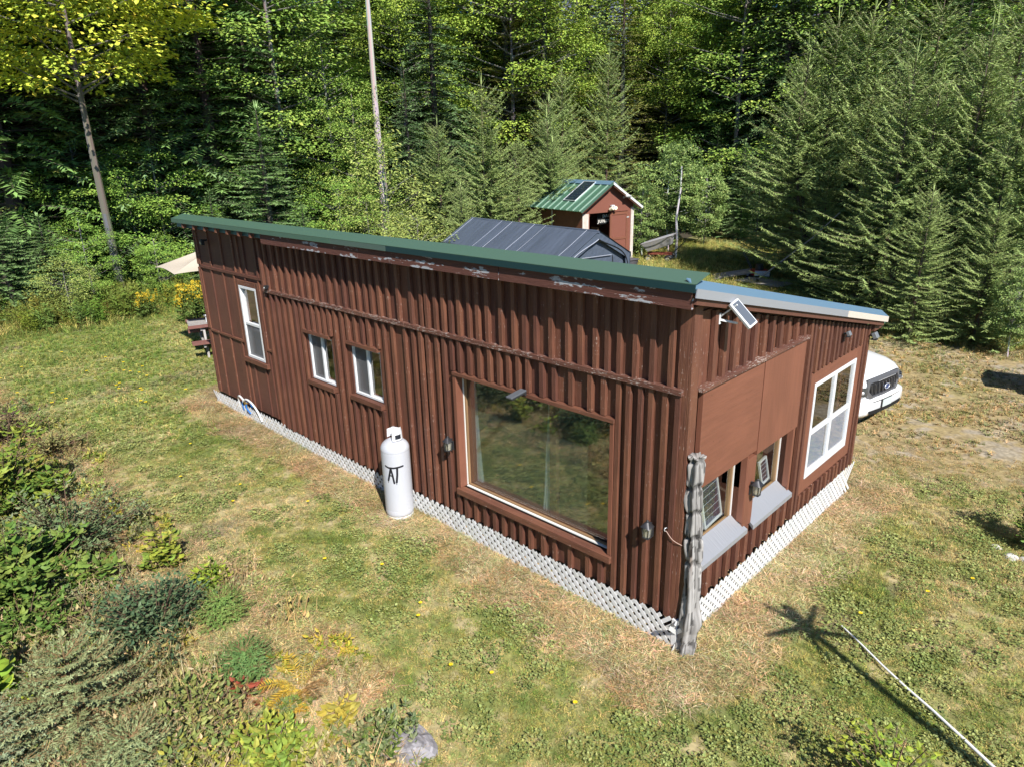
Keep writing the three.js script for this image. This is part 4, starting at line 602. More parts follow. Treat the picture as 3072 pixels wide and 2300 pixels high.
{ // scrap heap beyond the roof edge: slabs, red mower deck, leaning pole
  const y = groundY(-8, -18);
  const slab = (label, pos, rot, w, d) => { const g = thing('wooden_slab', label, 'board', pos, 0, 'grey boards lying in the tall grass'); g.rotation.set(...rot); for (let i = 0; i < 4; i++) part('plank', boxGeo(w, 0.035, d / 4 - 0.012), M.greyWood, g, [rr(-0.03, 0.03), rr(0, 0.008), -d / 2 + d / 4 * (i + 0.5)]); for (const x of [-w * 0.35, w * 0.35]) part('cleat', boxGeo(0.06, 0.05, d * 0.96), M.greyWood, g, [x, -0.045, 0]); shadows(g); };
  slab('grey plank platform lying flat beneath the leaning pole', [-7.35, y + 0.16, -17.75], [0.02, -0.30, 0.04], 1.9, 0.85); slab('smaller tilted grey platform left of the red mower', [-8.75, y + 0.22, -18.3], [0.10, 0.55, 0.12], 1.35, 0.6);
  const m = thing('red_mower', 'old red lawn mower half hidden between grey platforms', 'mower', [-8.0, y, -18.75], 0.4); part('deck', new THREE.CylinderGeometry(0.30, 0.36, 0.16, 18), M.red, m, [0, 0.30, 0]); part('engine', new THREE.CylinderGeometry(0.13, 0.15, 0.2, 14), M.darkMetal, m, [0, 0.48, 0]); for (const [x, z] of [[-0.3, 0.26], [0.3, 0.26], [-0.3, -0.26], [0.3, -0.26]]) part('wheel', new THREE.TorusGeometry(0.09, 0.035, 8, 16), M.black, m, [x, 0.12, z]); beam('handle', m, M.darkMetal, [-0.25, 0.4, -0.2], [-0.6, 0.95, -0.55], 0.025, 0.025); beam('handle', m, M.darkMetal, [-0.25, 0.4, 0.2], [-0.6, 0.95, -0.15], 0.025, 0.025); part('shield', boxGeo(0.5, 0.18, 0.04), M.vinyl, m, [0.12, 0.3, 0.36], [-0.4, 0, 0]); shadows(m);
  const p = thing('leaning_pole', 'long grey pole leaning from the scrap heap into the larches', 'pole', [-7.5, 0, -17.6], 0); const mb = new MB(); mb.tube([[0, y + 0.25, 0], [0.9, 0.95, 0.15], [1.85, 1.75, 0.45], [2.75, 2.60, 0.9]], 0.034, 0.014, 8, [0.30, 0.31, 0.36]); part('shaft', mb.geo(true), new THREE.MeshStandardMaterial({ vertexColors: true, roughness: 0.5 }), p); part('foot', new THREE.CylinderGeometry(0.05, 0.05, 0.12, 10), M.darkMetal, p, [0, y + 0.22, 0]); shadows(p);
}
{ // picnic table, only its left end shows past the cabin
  const g = thing('picnic_table', 'weathered picnic table with reddish benches behind the left end of the cabin', 'table', [-13.75, groundY(-13.7, -1.6), -1.95], 1.25);
  for (let i = 0; i < 5; i++) part('top_plank', boxGeo(1.85, 0.04, 0.145), M.greyWood, g, [0, 0.74, -0.31 + i * 0.155]); for (const s of [1, -1]) { part('edge_strip', boxGeo(1.9, 0.07, 0.03), M.bench, g, [0, 0.745, s * 0.405]); for (const k of [0, 1]) part('bench_plank', boxGeo(1.85, 0.045, 0.13), M.bench, g, [0, 0.42, s * (0.62 + k * 0.135)]); }
  for (const x of [-0.66, 0.66]) { part('support', boxGeo(0.05, 0.09, 1.5), M.greyWood, g, [x, 0.35, 0]); part('support', boxGeo(0.05, 0.09, 0.7), M.greyWood, g, [x, 0.67, 0]); for (const s of [1, -1]) beam('leg', g, M.greyWood, [x + 0.052, 0.72, s * 0.26], [x + 0.052, 0.0, s * 0.58], 0.05, 0.09); } for (const s of [1, -1]) beam('brace', g, M.greyWood, [s * 0.62, 0.36, 0], [s * 0.1, 0.70, 0], 0.04, 0.08); shadows(g);
}
{ const g = thing('table_clamp', 'small metal ornament standing on the picnic table', 'ornament', [-13.85, groundY(-13.7, -1.6) + 0.765, -1.45], 0); part('stem', new THREE.CylinderGeometry(0.012, 0.02, 0.12, 8), M.alu, g, [0, 0.06, 0]); part('bowl', new THREE.SphereGeometry(0.05, 10, 6, 0, 6.3, 1.6, 1.5), std([0.5, 0.5, 0.52], 0.35, { metalness: 0.7, side: THREE.DoubleSide }), g, [0, 0.17, 0]); shadows(g); }
{ // patio umbrella
  const g = thing('patio_umbrella', 'beige patio umbrella over the picnic table', 'umbrella', [-13.55, groundY(-13.5, -1.9), -1.85], 0.2); const R = 1.42, n = 6, pole = 2.62;
  const rim = (i) => { const a = (i / n) * Math.PI * 2 + 0.28; return [Math.cos(a) * R, 2.14, Math.sin(a) * R]; };
  for (let i = 0; i < n; i++) { const a = rim(i), b = rim(i + 1); part('canopy_panel', sheet(8, 8, (u, v) => { const e = [mix(a[0], b[0], u), mix(a[1], b[1], u) + 0.05 * Math.sin(u * Math.PI) * v, mix(a[2], b[2], u)]; const sag = -0.07 * Math.sin(u * Math.PI) * Math.sin(v * Math.PI); return [e[0] * v, mix(2.60, e[1], v) + sag, e[2] * v]; }), M.canvas, g); beam('rib', g, M.white, [0, 2.585, 0], [a[0] * 0.99, a[1] - 0.012, a[2] * 0.99], 0.016, 0.012); }
  part('pole', new THREE.CylinderGeometry(0.02, 0.02, pole, 10), M.white, g, [0, pole / 2, 0]); part('finial', new THREE.SphereGeometry(0.035, 10, 8), M.white, g, [0, 2.64, 0]); part('base', new THREE.CylinderGeometry(0.25, 0.28, 0.08, 20), M.darkMetal, g, [0, 0.04, 0]); shadows(g);
}
{ // white pickup truck, front at local x = 0 facing +x
  const g = thing('pickup_truck', 'white pickup truck with black grille parked behind the cabin', 'truck', [-0.46, groundY(-1, -7.2), -7.45], -0.16);
  const paint = new THREE.MeshPhysicalMaterial({ color: new THREE.Color().setRGB(0.80, 0.80, 0.80), roughness: 0.3, clearcoat: 1, clearcoatRoughness: 0.06 }), blk = std([0.016, 0.016, 0.018], 0.45), gun = std([0.17, 0.17, 0.18], 0.35, { metalness: 0.5 });
  // x, half width, bottom, top, exponent of a rounded section
  const loft = (name, secs, mat, n = 36) => { const p = [], idx = []; for (const [x, w, b, t, e] of secs) for (let i = 0; i < n; i++) { const a = (i / n) * Math.PI * 2, c = Math.cos(a), s = Math.sin(a), k = 2 / e; p.push(x + 0, (b + t) / 2 + (t - b) / 2 * Math.sign(s) * Math.pow(Math.abs(s), k), w * Math.sign(c) * Math.pow(Math.abs(c), k)); } const m = secs.length; for (let j = 0; j < m - 1; j++) for (let i = 0; i < n; i++) { const a = j * n + i, b = j * n + (i + 1) % n; idx.push(a, b, a + n, b, b + n, a + n); } for (const [j, f] of [[0, 1], [m - 1, -1]]) { const c = p.length / 3; p.push(secs[j][0], (secs[j][2] + secs[j][3]) / 2, 0); for (let i = 0; i < n; i++) { const a = j * n + i, b = j * n + (i + 1) % n; f > 0 ? idx.push(c, b, a) : idx.push(c, a, b); } } const ge = new THREE.BufferGeometry(); ge.setAttribute('position', new THREE.Float32BufferAttribute(p, 3)); ge.setIndex(idx); ge.computeVertexNormals(); return part(name, ge, mat, g); };
  loft('body', [[0.00, 0.60, 0.64, 0.96, 3.2], [-0.05, 0.70, 0.58, 1.02, 4], [-0.16, 0.80, 0.52, 1.065, 5], [-0.35, 0.885, 0.48, 1.10, 6], [-0.7, 0.925, 0.46, 1.135, 7], [-1.25, 0.935, 0.46, 1.17, 8], [-2.2, 0.935, 0.46, 1.16, 8], [-3.4, 0.935, 0.46, 1.16, 8], [-5.2, 0.93, 0.5, 1.16, 8], [-5.3, 0.90, 0.55, 1.13, 7]], paint);
  loft('bumper', [[0.10, 0.48, 0.44, 0.60, 3], [0.08, 0.64, 0.38, 0.645, 4], [0.02, 0.78, 0.335, 0.665, 4.5], [-0.14, 0.89, 0.33, 0.67, 5], [-0.42, 0.925, 0.36, 0.66, 5]], paint);
  loft('cab', [[-1.15, 0.78, 1.12, 1.18, 4], [-1.75, 0.70, 1.1, 1.70, 4], [-2.3, 0.69, 1.1, 1.80, 4], [-3.0, 0.69, 1.1, 1.78, 4], [-3.45, 0.70, 1.1, 1.66, 4], [-3.55, 0.76, 1.1, 1.2, 4]], M.glassDark ||= new THREE.MeshPhysicalMaterial({ color: new THREE.Color().setRGB(0.02, 0.025, 0.03), roughness: 0.06, clearcoat: 1 })); loft('cab_roof', [[-1.80, 0.60, 1.70, 1.76, 4], [-2.3, 0.66, 1.76, 1.84, 4], [-3.1, 0.66, 1.75, 1.82, 4], [-3.4, 0.60, 1.66, 1.74, 4]], paint);
  // hexagonal grille bent over the nose
  const nose = (z) => 0.045 - 0.20 * z * z;
  const hex = (w, h, cut) => [[-w + cut, -h], [w - cut, -h], [w, -h * 0.1], [w - cut * 0.35, h], [-w + cut * 0.35, h], [-w, -h * 0.1]];
  const bend = (ge, off) => { const p = ge.attributes.position; for (let i = 0; i < p.count; i++) { const z = -p.getX(i), yy = p.getY(i), d = p.getZ(i); p.setXYZ(i, nose(z) + off + d - Math.max(0, yy) * 0.12, yy, z); } ge.computeVertexNormals(); return ge; };
  const gr = grp('grille', g, [0.005, 0.805, 0]); const ringShape = (w, h, c, t) => { const s = new THREE.Shape(hex(w, h, c).map((q) => new THREE.Vector2(...q))); s.holes.push(new THREE.Path(hex(w - t, h - t, c).map((q) => new THREE.Vector2(...q)))); return s; };
  part('surround', bend(new THREE.ExtrudeGeometry(ringShape(0.56, 0.175, 0.12, 0.05), { depth: 0.03, bevelEnabled: true, bevelSize: 0.008, bevelThickness: 0.008, bevelSegments: 2, curveSegments: 4 }), 0.0), gun, gr); part('mesh_back', bend(new THREE.ExtrudeGeometry(new THREE.Shape(hex(0.53, 0.15, 0.12).map((q) => new THREE.Vector2(...q))), { depth: 0.01, bevelEnabled: false }), 0.002), blk, gr);
  for (let i = -4; i <= 4; i++) for (const y of [0]) { const z = i * 0.105; part('grille_bar', boxGeo(0.012, 0.22, 0.014), gun, gr, [nose(z) + 0.02, 0.0, z], [0.45, 0, -0.1]); }
  const em = new THREE.CylinderGeometry(0.085, 0.085, 0.016, 24); em.rotateZ(Math.PI / 2); em.scale(1, 0.55, 1); part('emblem', em, std([0.02, 0.045, 0.14], 0.3), gr, [0.078, 0.0, 0]); const er = new THREE.TorusGeometry(0.083, 0.007, 6, 28); er.rotateY(Math.PI / 2); er.scale(1, 0.55, 1); part('emblem_ring', er, M.alu, gr, [0.088, 0.0, 0]);
  for (const s of [1, -1]) { const hl = grp('headlight', g); const lamp = sheet(10, 4, (u, v) => { const z = s * mix(0.58, 0.895, u), x = 0.03 - Math.pow(u, 1.9) * 0.36; return [x + 0.012 + 0.01 * Math.sin(v * 3.14), 0.80 + (v - 0.5) * mix(0.17, 0.12, u) + u * 0.05, z]; }); part('lens', lamp, new THREE.MeshPhysicalMaterial({ color: new THREE.Color().setRGB(0.05, 0.055, 0.06), roughness: 0.08, clearcoat: 1, side: THREE.DoubleSide }), hl); for (const z of [0.66, 0.76]) part('bulb_reflector', new THREE.SphereGeometry(0.035, 10, 8), M.alu, hl, [0.028 - Math.pow((z - 0.58) / 0.315, 1.9) * 0.36, 0.80, s * z]); }
  const intake = (w0, w1, y0, y1, x0, n) => part(n, sheet(16, 2, (u, v) => { const z = mix(w0, w1, u); return [x0 - 0.11 * z * z, mix(y0, y1, v) - 0.0, z]; }), new THREE.MeshStandardMaterial({ color: 0x101012, roughness: 0.7, side: THREE.DoubleSide }), g);
  intake(-0.55, 0.55, 0.40, 0.47, 0.132, 'lower_intake'); intake(-0.46, 0.46, 0.60, 0.614, 0.122, 'bumper_slot'); for (const s of [1, -1]) part('fog_recess', sheet(6, 2, (u, v) => { const z = s * mix(0.64, 0.82, u); return [0.155 - 0.26 * z * z + 0.02, mix(0.42, 0.54, v), z]; }), new THREE.MeshStandardMaterial({ color: 0x151517, roughness: 0.6, side: THREE.DoubleSide }), g);
  part('seam_line', sheet(20, 1, (u, v) => { const z = mix(-0.86, 0.86, u); return [0.07 - 0.30 * z * z - Math.pow(Math.abs(z), 6) * 0.1, 0.663 + v * 0.012, z]; }), new THREE.MeshStandardMaterial({ color: 0x2a2a2c, roughness: 0.6, side: THREE.DoubleSide }), g);
  part('license_plate', boxGeo(0.012, 0.13, 0.30, 0.004), std([0.50, 0.56, 0.54], 0.5), g, [0.128, 0.53, 0]); part('plate_frame', boxGeo(0.008, 0.155, 0.325), blk, g, [0.119, 0.53, 0]);
  for (const x of [-0.85, -4.2]) for (const s of [1, -1]) { const w = grp('wheel', g, [x, 0.38, s * 0.80]); part('tyre', new THREE.TorusGeometry(0.28, 0.105, 12, 28), blk, w); part('rim', new THREE.CylinderGeometry(0.22, 0.22, 0.14, 18), gun, w, [0, 0, 0], [Math.PI / 2, 0, 0]); }
  part('skid_plate', boxGeo(0.5, 0.05, 1.3), blk, g, [-0.25, 0.33, 0]); shadows(g);
}
{ // unseen covered pile, added outside the frame to cast a shadow on the drive
  const bx = 0.75 + 1.35 * SUN.x / SUN.y, bz = -12.3 + 1.35 * SUN.z / SUN.y, g = thing('added_shadow_pile', 'added unseen firewood under a dark tarp beside the drive', 'blocker', [bx + 0.5, groundY(bx, bz), bz + 0.2], 0.2);
  reseed(555); for (let r = 0; r < 7; r++) for (let c = 0; c < 9; c++) part('log', new THREE.CylinderGeometry(0.085, 0.085, rr(0.85, 0.95), 8), M.bench, g, [-0.8 + c * 0.18 + (r % 2) * 0.09, 0.09 + r * 0.165, 0], [Math.PI / 2, rr(0, 3), 0]); part('cover', sheet(20, 10, (u, v) => [-1.0 + u * 2.0, 1.28 + 0.10 * Math.sin(v * Math.PI) - 0.03 * fbm(u * 6, v * 6, 2, 8), -0.58 + v * 1.16]), M.tarp, g); shadows(g);
}
// ---------------------------------------------------------------- trees
// every builder returns { trunk, crown } geometries for a tree standing at the origin
function conifer({ seed, H, R, y0 = 0.5, step = 0.24, per = 7, twig = 0.34, wid = 0.26, gap = 0.10, droop = 0.22, rise = 0.08, colA, colB, tip, trunkCol = [0.09, 0.075, 0.06], pow = 0.8, ragged = 0.3, loose = 0.25, skip = 0 }) {
  reseed(seed); const cr = new MB(), tr = new MB();
  const lean = rr(-0.15, 0.15); tr.tube([[0, -0.2, 0], [lean * 0.2, H * 0.4, 0], [lean * 0.3, H * 0.8, 0], [lean * 0.3, H, 0]], R * 0.055 + 0.03, 0.012, 7, trunkCol, 0.3);
  let y = y0, k = 0;
  while (y < H * 0.985) {
    const t = (y - y0) / (H - y0), n = Math.max(3, Math.round(per * (1 - 0.35 * t)));
    for (let b = 0; b < n; b++) {
      if (rnd() < skip) continue;
      const q = (b / n) * 6.283 + k * 2.4 + rr(-0.35, 0.35), prof = t < 0.08 ? 0.75 + 3 * t : 1, L = Math.max(0.12, R * Math.pow(1 - t, pow) * prof * (1 + ragged * rr(-1, 1))), d = [Math.cos(q), 0, Math.sin(q)], sd = [-d[2], 0, d[0]], by = y + rr(-0.28, 0.28) * step, rs = rise + (t > 0.75 ? (t - 0.75) * 2.2 : 0) + rr(-0.06, 0.06), dr = droop * rr(0.6, 1.4) * (1 - 0.6 * t);
      const at = (s) => [d[0] * L * s, by + L * (rs * s - dr * s * s), d[2] * L * s];
      const bc = mix3(colA, colB, rnd());
      if (L > 0.5) tr.tube([at(0), at(0.5), at(0.9)], 0.012 + L * 0.008, 0.004, 3, trunkCol);
      for (let s = L > 0.7 ? 0.22 : 0.1; s < 1.02; s += gap / L * rr(0.75, 1.25)) {
        const p = at(s), tl = twig * (0.55 + 0.6 * (1 - s)) * rr(0.7, 1.3) * Math.min(1, 0.4 + L * 0.6), sl = rs - 2 * dr * s;
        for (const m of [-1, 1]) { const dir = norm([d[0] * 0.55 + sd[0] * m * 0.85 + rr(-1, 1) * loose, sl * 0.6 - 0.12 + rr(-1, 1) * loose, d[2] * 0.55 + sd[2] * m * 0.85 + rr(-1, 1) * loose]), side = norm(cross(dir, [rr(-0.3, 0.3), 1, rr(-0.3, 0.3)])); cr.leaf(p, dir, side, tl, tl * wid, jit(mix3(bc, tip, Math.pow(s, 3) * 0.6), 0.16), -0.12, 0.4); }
        if (rnd() < 0.5) { const dir = norm([d[0] + rr(-0.4, 0.4), 0.35 + rr(-0.3, 0.4), d[2] + rr(-0.4, 0.4)]); cr.leaf(p, dir, norm(cross(dir, [d[0], 0.2, d[2] + 0.3])), tl * 0.8, tl * wid, jit(bc, 0.16), -0.12, 0.4); }
      }
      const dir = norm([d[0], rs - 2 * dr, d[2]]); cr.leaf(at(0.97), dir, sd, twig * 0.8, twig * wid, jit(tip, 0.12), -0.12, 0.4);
    }
    y += step * (1 - 0.45 * t) * rr(0.8, 1.2); k++;
  }
  for (let i = 0; i < 5; i++) { const a = rr(0, 6.28), dir = norm([Math.cos(a) * 0.25, 1, Math.sin(a) * 0.25]); cr.leaf([lean * 0.3, H * 0.97, 0], dir, norm(cross(dir, [1, 0, 0.3])), R * 0.22, 0.04, tip); }
  return { trunk: tr.geo(), crown: cr.geo() };
}
// larch: slender branches that sweep up at the ends, feathery short twigs, bare leaders
function larch({ seed, H, R, colA, colB, tip, step = 0.30, per = 11, gap = 0.036, leaders = 1 }) {
  reseed(seed); const cr = new MB(), tr = new MB(), bark = [0.13, 0.10, 0.075];
  for (let l = 0; l < leaders; l++) {
    const ox = l ? rr(-0.6, 0.6) * R * 0.5 : 0, oz = l ? rr(-0.6, 0.6) * R * 0.5 : 0, h = H * (l ? rr(0.72, 0.95) : 1), y0 = l ? h * 0.4 : 0.25, bend = rr(-0.25, 0.25);
    const ax = (y) => [ox * Math.min(1, y / h * 1.6) + bend * Math.pow(y / h, 2), y, oz * Math.min(1, y / h * 1.6)];
    tr.tube([0, 0.25, 0.5, 0.75, 1].map((t) => ax(-0.2 + t * (h + 0.2))), 0.035 + H * 0.008, 0.008, 6, bark, 0.3);
    let y = y0, k = 0;
    while (y < h * 0.97) {
      const t = (y - y0) / (h - y0), n = Math.max(4, Math.round(per * (1 - 0.35 * t))), tier = 0.45 + 0.9 * vnoise(k * 0.9, seed, 403);
      for (let b = 0; b < n; b++) {
        const q = (b / n) * 6.283 + k * 2.4 + rr(-0.5, 0.5), gust = 0.6 + 0.8 * vnoise(Math.cos(q) * 1.3 + k * 0.35, Math.sin(q) * 1.3 + seed, 404), L = Math.max(0.18, (l ? 0.7 : 1) * R * Math.pow(1 - t, 0.66) * (t < 0.1 ? 0.8 + 2 * t : 1) * tier * gust * rr(0.75, 1.2) + 0.12), d = [Math.cos(q), 0, Math.sin(q)], sd = [-d[2], 0, d[0]], o = ax(y + rr(-0.35, 0.35) * step * 0.6), rs = rr(-0.10, 0.12) + t * t * 0.9, up = rr(0.0, 0.22);
        const at = (s) => [o[0] + d[0] * L * s, o[1] + L * (rs * s - 0.22 * s * (1 - s) + up * s * s), o[2] + d[2] * L * s];
        const bc = mix3(colA, colB, rnd()); tr.tube([at(0), at(0.4), at(0.75), at(1)], 0.010 + 0.004 * L, 0.004, 3, mix3(bark, colB, 0.25));
        for (let s = 0.16; s < 1.02; s += gap / L * rr(0.7, 1.3)) {
          const p = at(s), tl = rr(0.10, 0.24) * (1.2 - 0.5 * s) * Math.min(1, 0.5 + 0.5 * L);
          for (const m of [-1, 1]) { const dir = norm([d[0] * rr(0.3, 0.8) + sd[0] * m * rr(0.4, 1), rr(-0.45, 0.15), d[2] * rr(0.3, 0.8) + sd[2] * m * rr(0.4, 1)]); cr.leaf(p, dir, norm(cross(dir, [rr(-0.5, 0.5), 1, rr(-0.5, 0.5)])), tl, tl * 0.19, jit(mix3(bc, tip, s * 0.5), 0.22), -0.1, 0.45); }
          if (rnd() < 0.55) { const dir = norm([d[0] * 0.7 + rr(-0.5, 0.5), rr(-0.1, 0.7), d[2] * 0.7 + rr(-0.5, 0.5)]); cr.leaf(p, dir, norm(cross(dir, [sd[0], 0.2, sd[2]])), tl * 0.6, tl * 0.15, jit(mix3(bc, tip, 0.4), 0.2), -0.1, 0.45); }
        }
      }
      y += step * (1 - 0.35 * t) * rr(0.7, 1.3); k++;
    }
    for (let i = 0; i < 12; i++) { const yy = h * rr(0.9, 1.0), o = ax(yy), a = rr(0, 6.28), dir = norm([Math.cos(a) * 0.7, 0.9, Math.sin(a) * 0.7]); cr.leaf(o, dir, norm(cross(dir, [0.3, 0, 1])), rr(0.2, 0.45), 0.028, jit(tip, 0.15)); }
    const top = ax(h * 0.97); for (let i = 0; i < 3; i++) { const dir = norm([rr(-0.1, 0.1), 1, rr(-0.1, 0.1)]); cr.leaf(top, dir, norm(cross(dir, [1, 0, i])), R * 0.28 + 0.15, 0.03, tip); }
  }
  return { trunk: tr.geo(), crown: cr.geo() };
}
// broadleaf: limbs carrying flat layered sprays of leaves
function broadleaf({ seed, H, R, base, clumps, per, leafL, leafW = 0.75, colA, colB, tip, flat = 0.34, size = 0.8, bark = [0.20, 0.185, 0.165], trunkR = 0.13, bare = 0.55, tilt = 0.5, lower = 0, shell = 0.55, sides = 9, lean = 0, bend = 1 }) {
  reseed(seed); const cr = new MB(), tr = new MB(), cy = (base + H) / 2, hh = (H - base) / 2;
  const sway = rr(-0.2, 0.2) * (bend || 1), ax = (t) => [lean * t * t + sway * Math.sin(t * 3), -0.2 + t * (H * 0.9 + 0.2), sway * 0.7 * Math.sin(t * 2.2)];
  tr.tube([0, 0.12, 0.25, 0.4, 0.55, 0.7, 0.85, 1].map(ax), trunkR, 0.02, sides, bark, 0.22);
  for (let c = 0; c < clumps; c++) {
    const dir = randDir(), rad = Math.pow(rr(shell, 1), 0.8), a = Math.atan2(dir[2], dir[0]), wob = 0.8 + 0.4 * vnoise(a * 1.6 + 4, dir[1] * 2 + 7, seed), p = [dir[0] * R * rad * wob + lean * 0.6, Math.max(lower, cy + dir[1] * hh * rad), dir[2] * R * rad * wob];
    const o = ax(clamp((p[1] - 0.25 * R) / (H * 0.9), 0.15, 0.95));
    if (c % 2 === 0) tr.tube([o, [mix(o[0], p[0], 0.5), mix(o[1], p[1], 0.42), mix(o[2], p[2], 0.5)], p], trunkR * 0.24, 0.008, 4, bark);
    const bc = mix3(colA, colB, rnd()), cs = size * rr(0.65, 1.3), out = norm([p[0], 0.25 * (p[1] - cy), p[2]]);
    for (let i = 0; i < per; i++) {
      const q = rr(0, 6.28), r = cs * Math.sqrt(rnd()), lp = [p[0] + Math.cos(q) * r + out[0] * 0.1, p[1] + cs * flat * rr(-1, 1) - 0.22 * r * r / cs, p[2] + Math.sin(q) * r];
      const ld = norm([Math.cos(q) * 0.6 + out[0] * 0.5 + rr(-0.6, 0.6), rr(-0.55, 0.15), Math.sin(q) * 0.6 + out[2] * 0.5 + rr(-0.6, 0.6)]), sd = norm(cross(ld, norm([rr(-tilt, tilt) + out[0] * 0.4, 1, rr(-tilt, tilt) + out[2] * 0.4]))), L = leafL * rr(0.7, 1.25);
      cr.leaf(lp, ld, sd, L, L * leafW, jit(rnd() < 0.12 ? tip : bc, 0.18), -0.14, 0.5);
    }
  }
  return { trunk: tr.geo(), crown: cr.geo() };
}
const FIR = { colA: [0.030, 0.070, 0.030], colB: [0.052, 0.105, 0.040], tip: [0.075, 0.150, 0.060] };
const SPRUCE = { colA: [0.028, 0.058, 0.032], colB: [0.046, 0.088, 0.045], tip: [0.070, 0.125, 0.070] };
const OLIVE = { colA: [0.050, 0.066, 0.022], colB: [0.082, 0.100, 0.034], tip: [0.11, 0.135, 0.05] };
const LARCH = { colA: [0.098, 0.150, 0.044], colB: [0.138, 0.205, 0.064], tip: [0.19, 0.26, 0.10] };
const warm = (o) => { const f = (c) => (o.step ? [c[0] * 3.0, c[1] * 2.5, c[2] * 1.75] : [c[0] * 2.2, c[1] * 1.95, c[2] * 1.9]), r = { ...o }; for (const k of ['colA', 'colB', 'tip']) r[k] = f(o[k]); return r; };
const proto = {
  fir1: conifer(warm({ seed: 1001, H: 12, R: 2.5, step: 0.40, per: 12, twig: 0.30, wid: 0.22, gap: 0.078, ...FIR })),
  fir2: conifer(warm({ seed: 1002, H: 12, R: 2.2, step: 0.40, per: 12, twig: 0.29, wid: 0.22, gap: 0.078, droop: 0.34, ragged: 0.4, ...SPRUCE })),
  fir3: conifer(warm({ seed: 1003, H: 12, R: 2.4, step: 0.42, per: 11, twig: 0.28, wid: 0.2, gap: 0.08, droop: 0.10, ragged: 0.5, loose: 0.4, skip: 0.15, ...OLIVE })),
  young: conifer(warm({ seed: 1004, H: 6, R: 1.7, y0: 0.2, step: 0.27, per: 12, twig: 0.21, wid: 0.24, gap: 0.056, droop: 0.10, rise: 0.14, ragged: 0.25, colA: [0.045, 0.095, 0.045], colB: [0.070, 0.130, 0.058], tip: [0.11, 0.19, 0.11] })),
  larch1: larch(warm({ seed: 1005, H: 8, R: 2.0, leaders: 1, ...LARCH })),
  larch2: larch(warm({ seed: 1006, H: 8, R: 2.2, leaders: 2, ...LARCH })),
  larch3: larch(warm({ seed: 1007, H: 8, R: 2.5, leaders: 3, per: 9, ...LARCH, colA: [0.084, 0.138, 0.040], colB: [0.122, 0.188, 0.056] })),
  maple: broadleaf(warm({ seed: 1008, H: 14, R: 3.6, base: 4.2, clumps: 95, per: 215, leafL: 0.13, colA: [0.100, 0.165, 0.026], colB: [0.155, 0.230, 0.038], tip: [0.21, 0.27, 0.045], size: 1.0, flat: 0.26, trunkR: 0.17 })),
  green: broadleaf(warm({ seed: 1009, H: 11, R: 2.5, base: 1.5, clumps: 95, per: 180, leafL: 0.11, leafW: 0.6, colA: [0.070, 0.135, 0.024], colB: [0.120, 0.190, 0.036], tip: [0.19, 0.25, 0.055], size: 0.72, flat: 0.28, trunkR: 0.11 })),
  beech: broadleaf(warm({ seed: 1010, H: 6, R: 2.1, base: 0.5, clumps: 80, per: 140, leafL: 0.11, leafW: 0.55, colA: [0.062, 0.130, 0.022], colB: [0.110, 0.190, 0.034], tip: [0.17, 0.25, 0.05], size: 0.6, flat: 0.28, trunkR: 0.06, lower: 0.25 })),
  birch: broadleaf(warm({ seed: 1011, H: 7, R: 2.0, base: 0.8, clumps: 150, per: 110, leafL: 0.135, leafW: 0.75, colA: [0.080, 0.140, 0.040], colB: [0.125, 0.190, 0.058], tip: [0.19, 0.25, 0.09], size: 0.5, trunkR: 0.07, bark: [0.55, 0.53, 0.50], tilt: 0.9 })),
  willow: broadleaf(warm({ seed: 1012, H: 4.5, R: 1.5, base: 0.2, clumps: 90, per: 70, leafL: 0.11, leafW: 0.35, colA: [0.115, 0.165, 0.040], colB: [0.160, 0.210, 0.055], tip: [0.23, 0.27, 0.08], size: 0.42, flat: 0.9, trunkR: 0.04, tilt: 1, lower: 0.1 })),
};
const soft = new Set(['maple', 'green', 'beech', 'birch', 'willow']);
// x, z, height, spread factor, kind, label
function tree(kind, x, z, H, spread, label, group, name, H0) {
  const base = { fir1: 12, fir2: 12, fir3: 12, young: 6, larch1: 8, larch2: 8, larch3: 8, maple: 14, green: 11, beech: 6, birch: 7, willow: 4.5 }[kind];
  const g = thing(name || { f: 'fir_tree', y: 'young_spruce', l: 'larch_tree', m: 'maple_tree', g: 'broadleaf_tree', b: 'beech_tree', w: 'willow_shrub' }[kind[0]], label, kind === 'willow' ? 'shrub' : 'tree', [x, groundY(x, z), z], rr(0, 6.28), group);
  const s = H / base; g.scale.set(s * spread, s, s * spread);
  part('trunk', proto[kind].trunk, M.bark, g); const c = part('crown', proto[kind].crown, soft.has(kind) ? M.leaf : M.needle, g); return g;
}
reseed(2000);
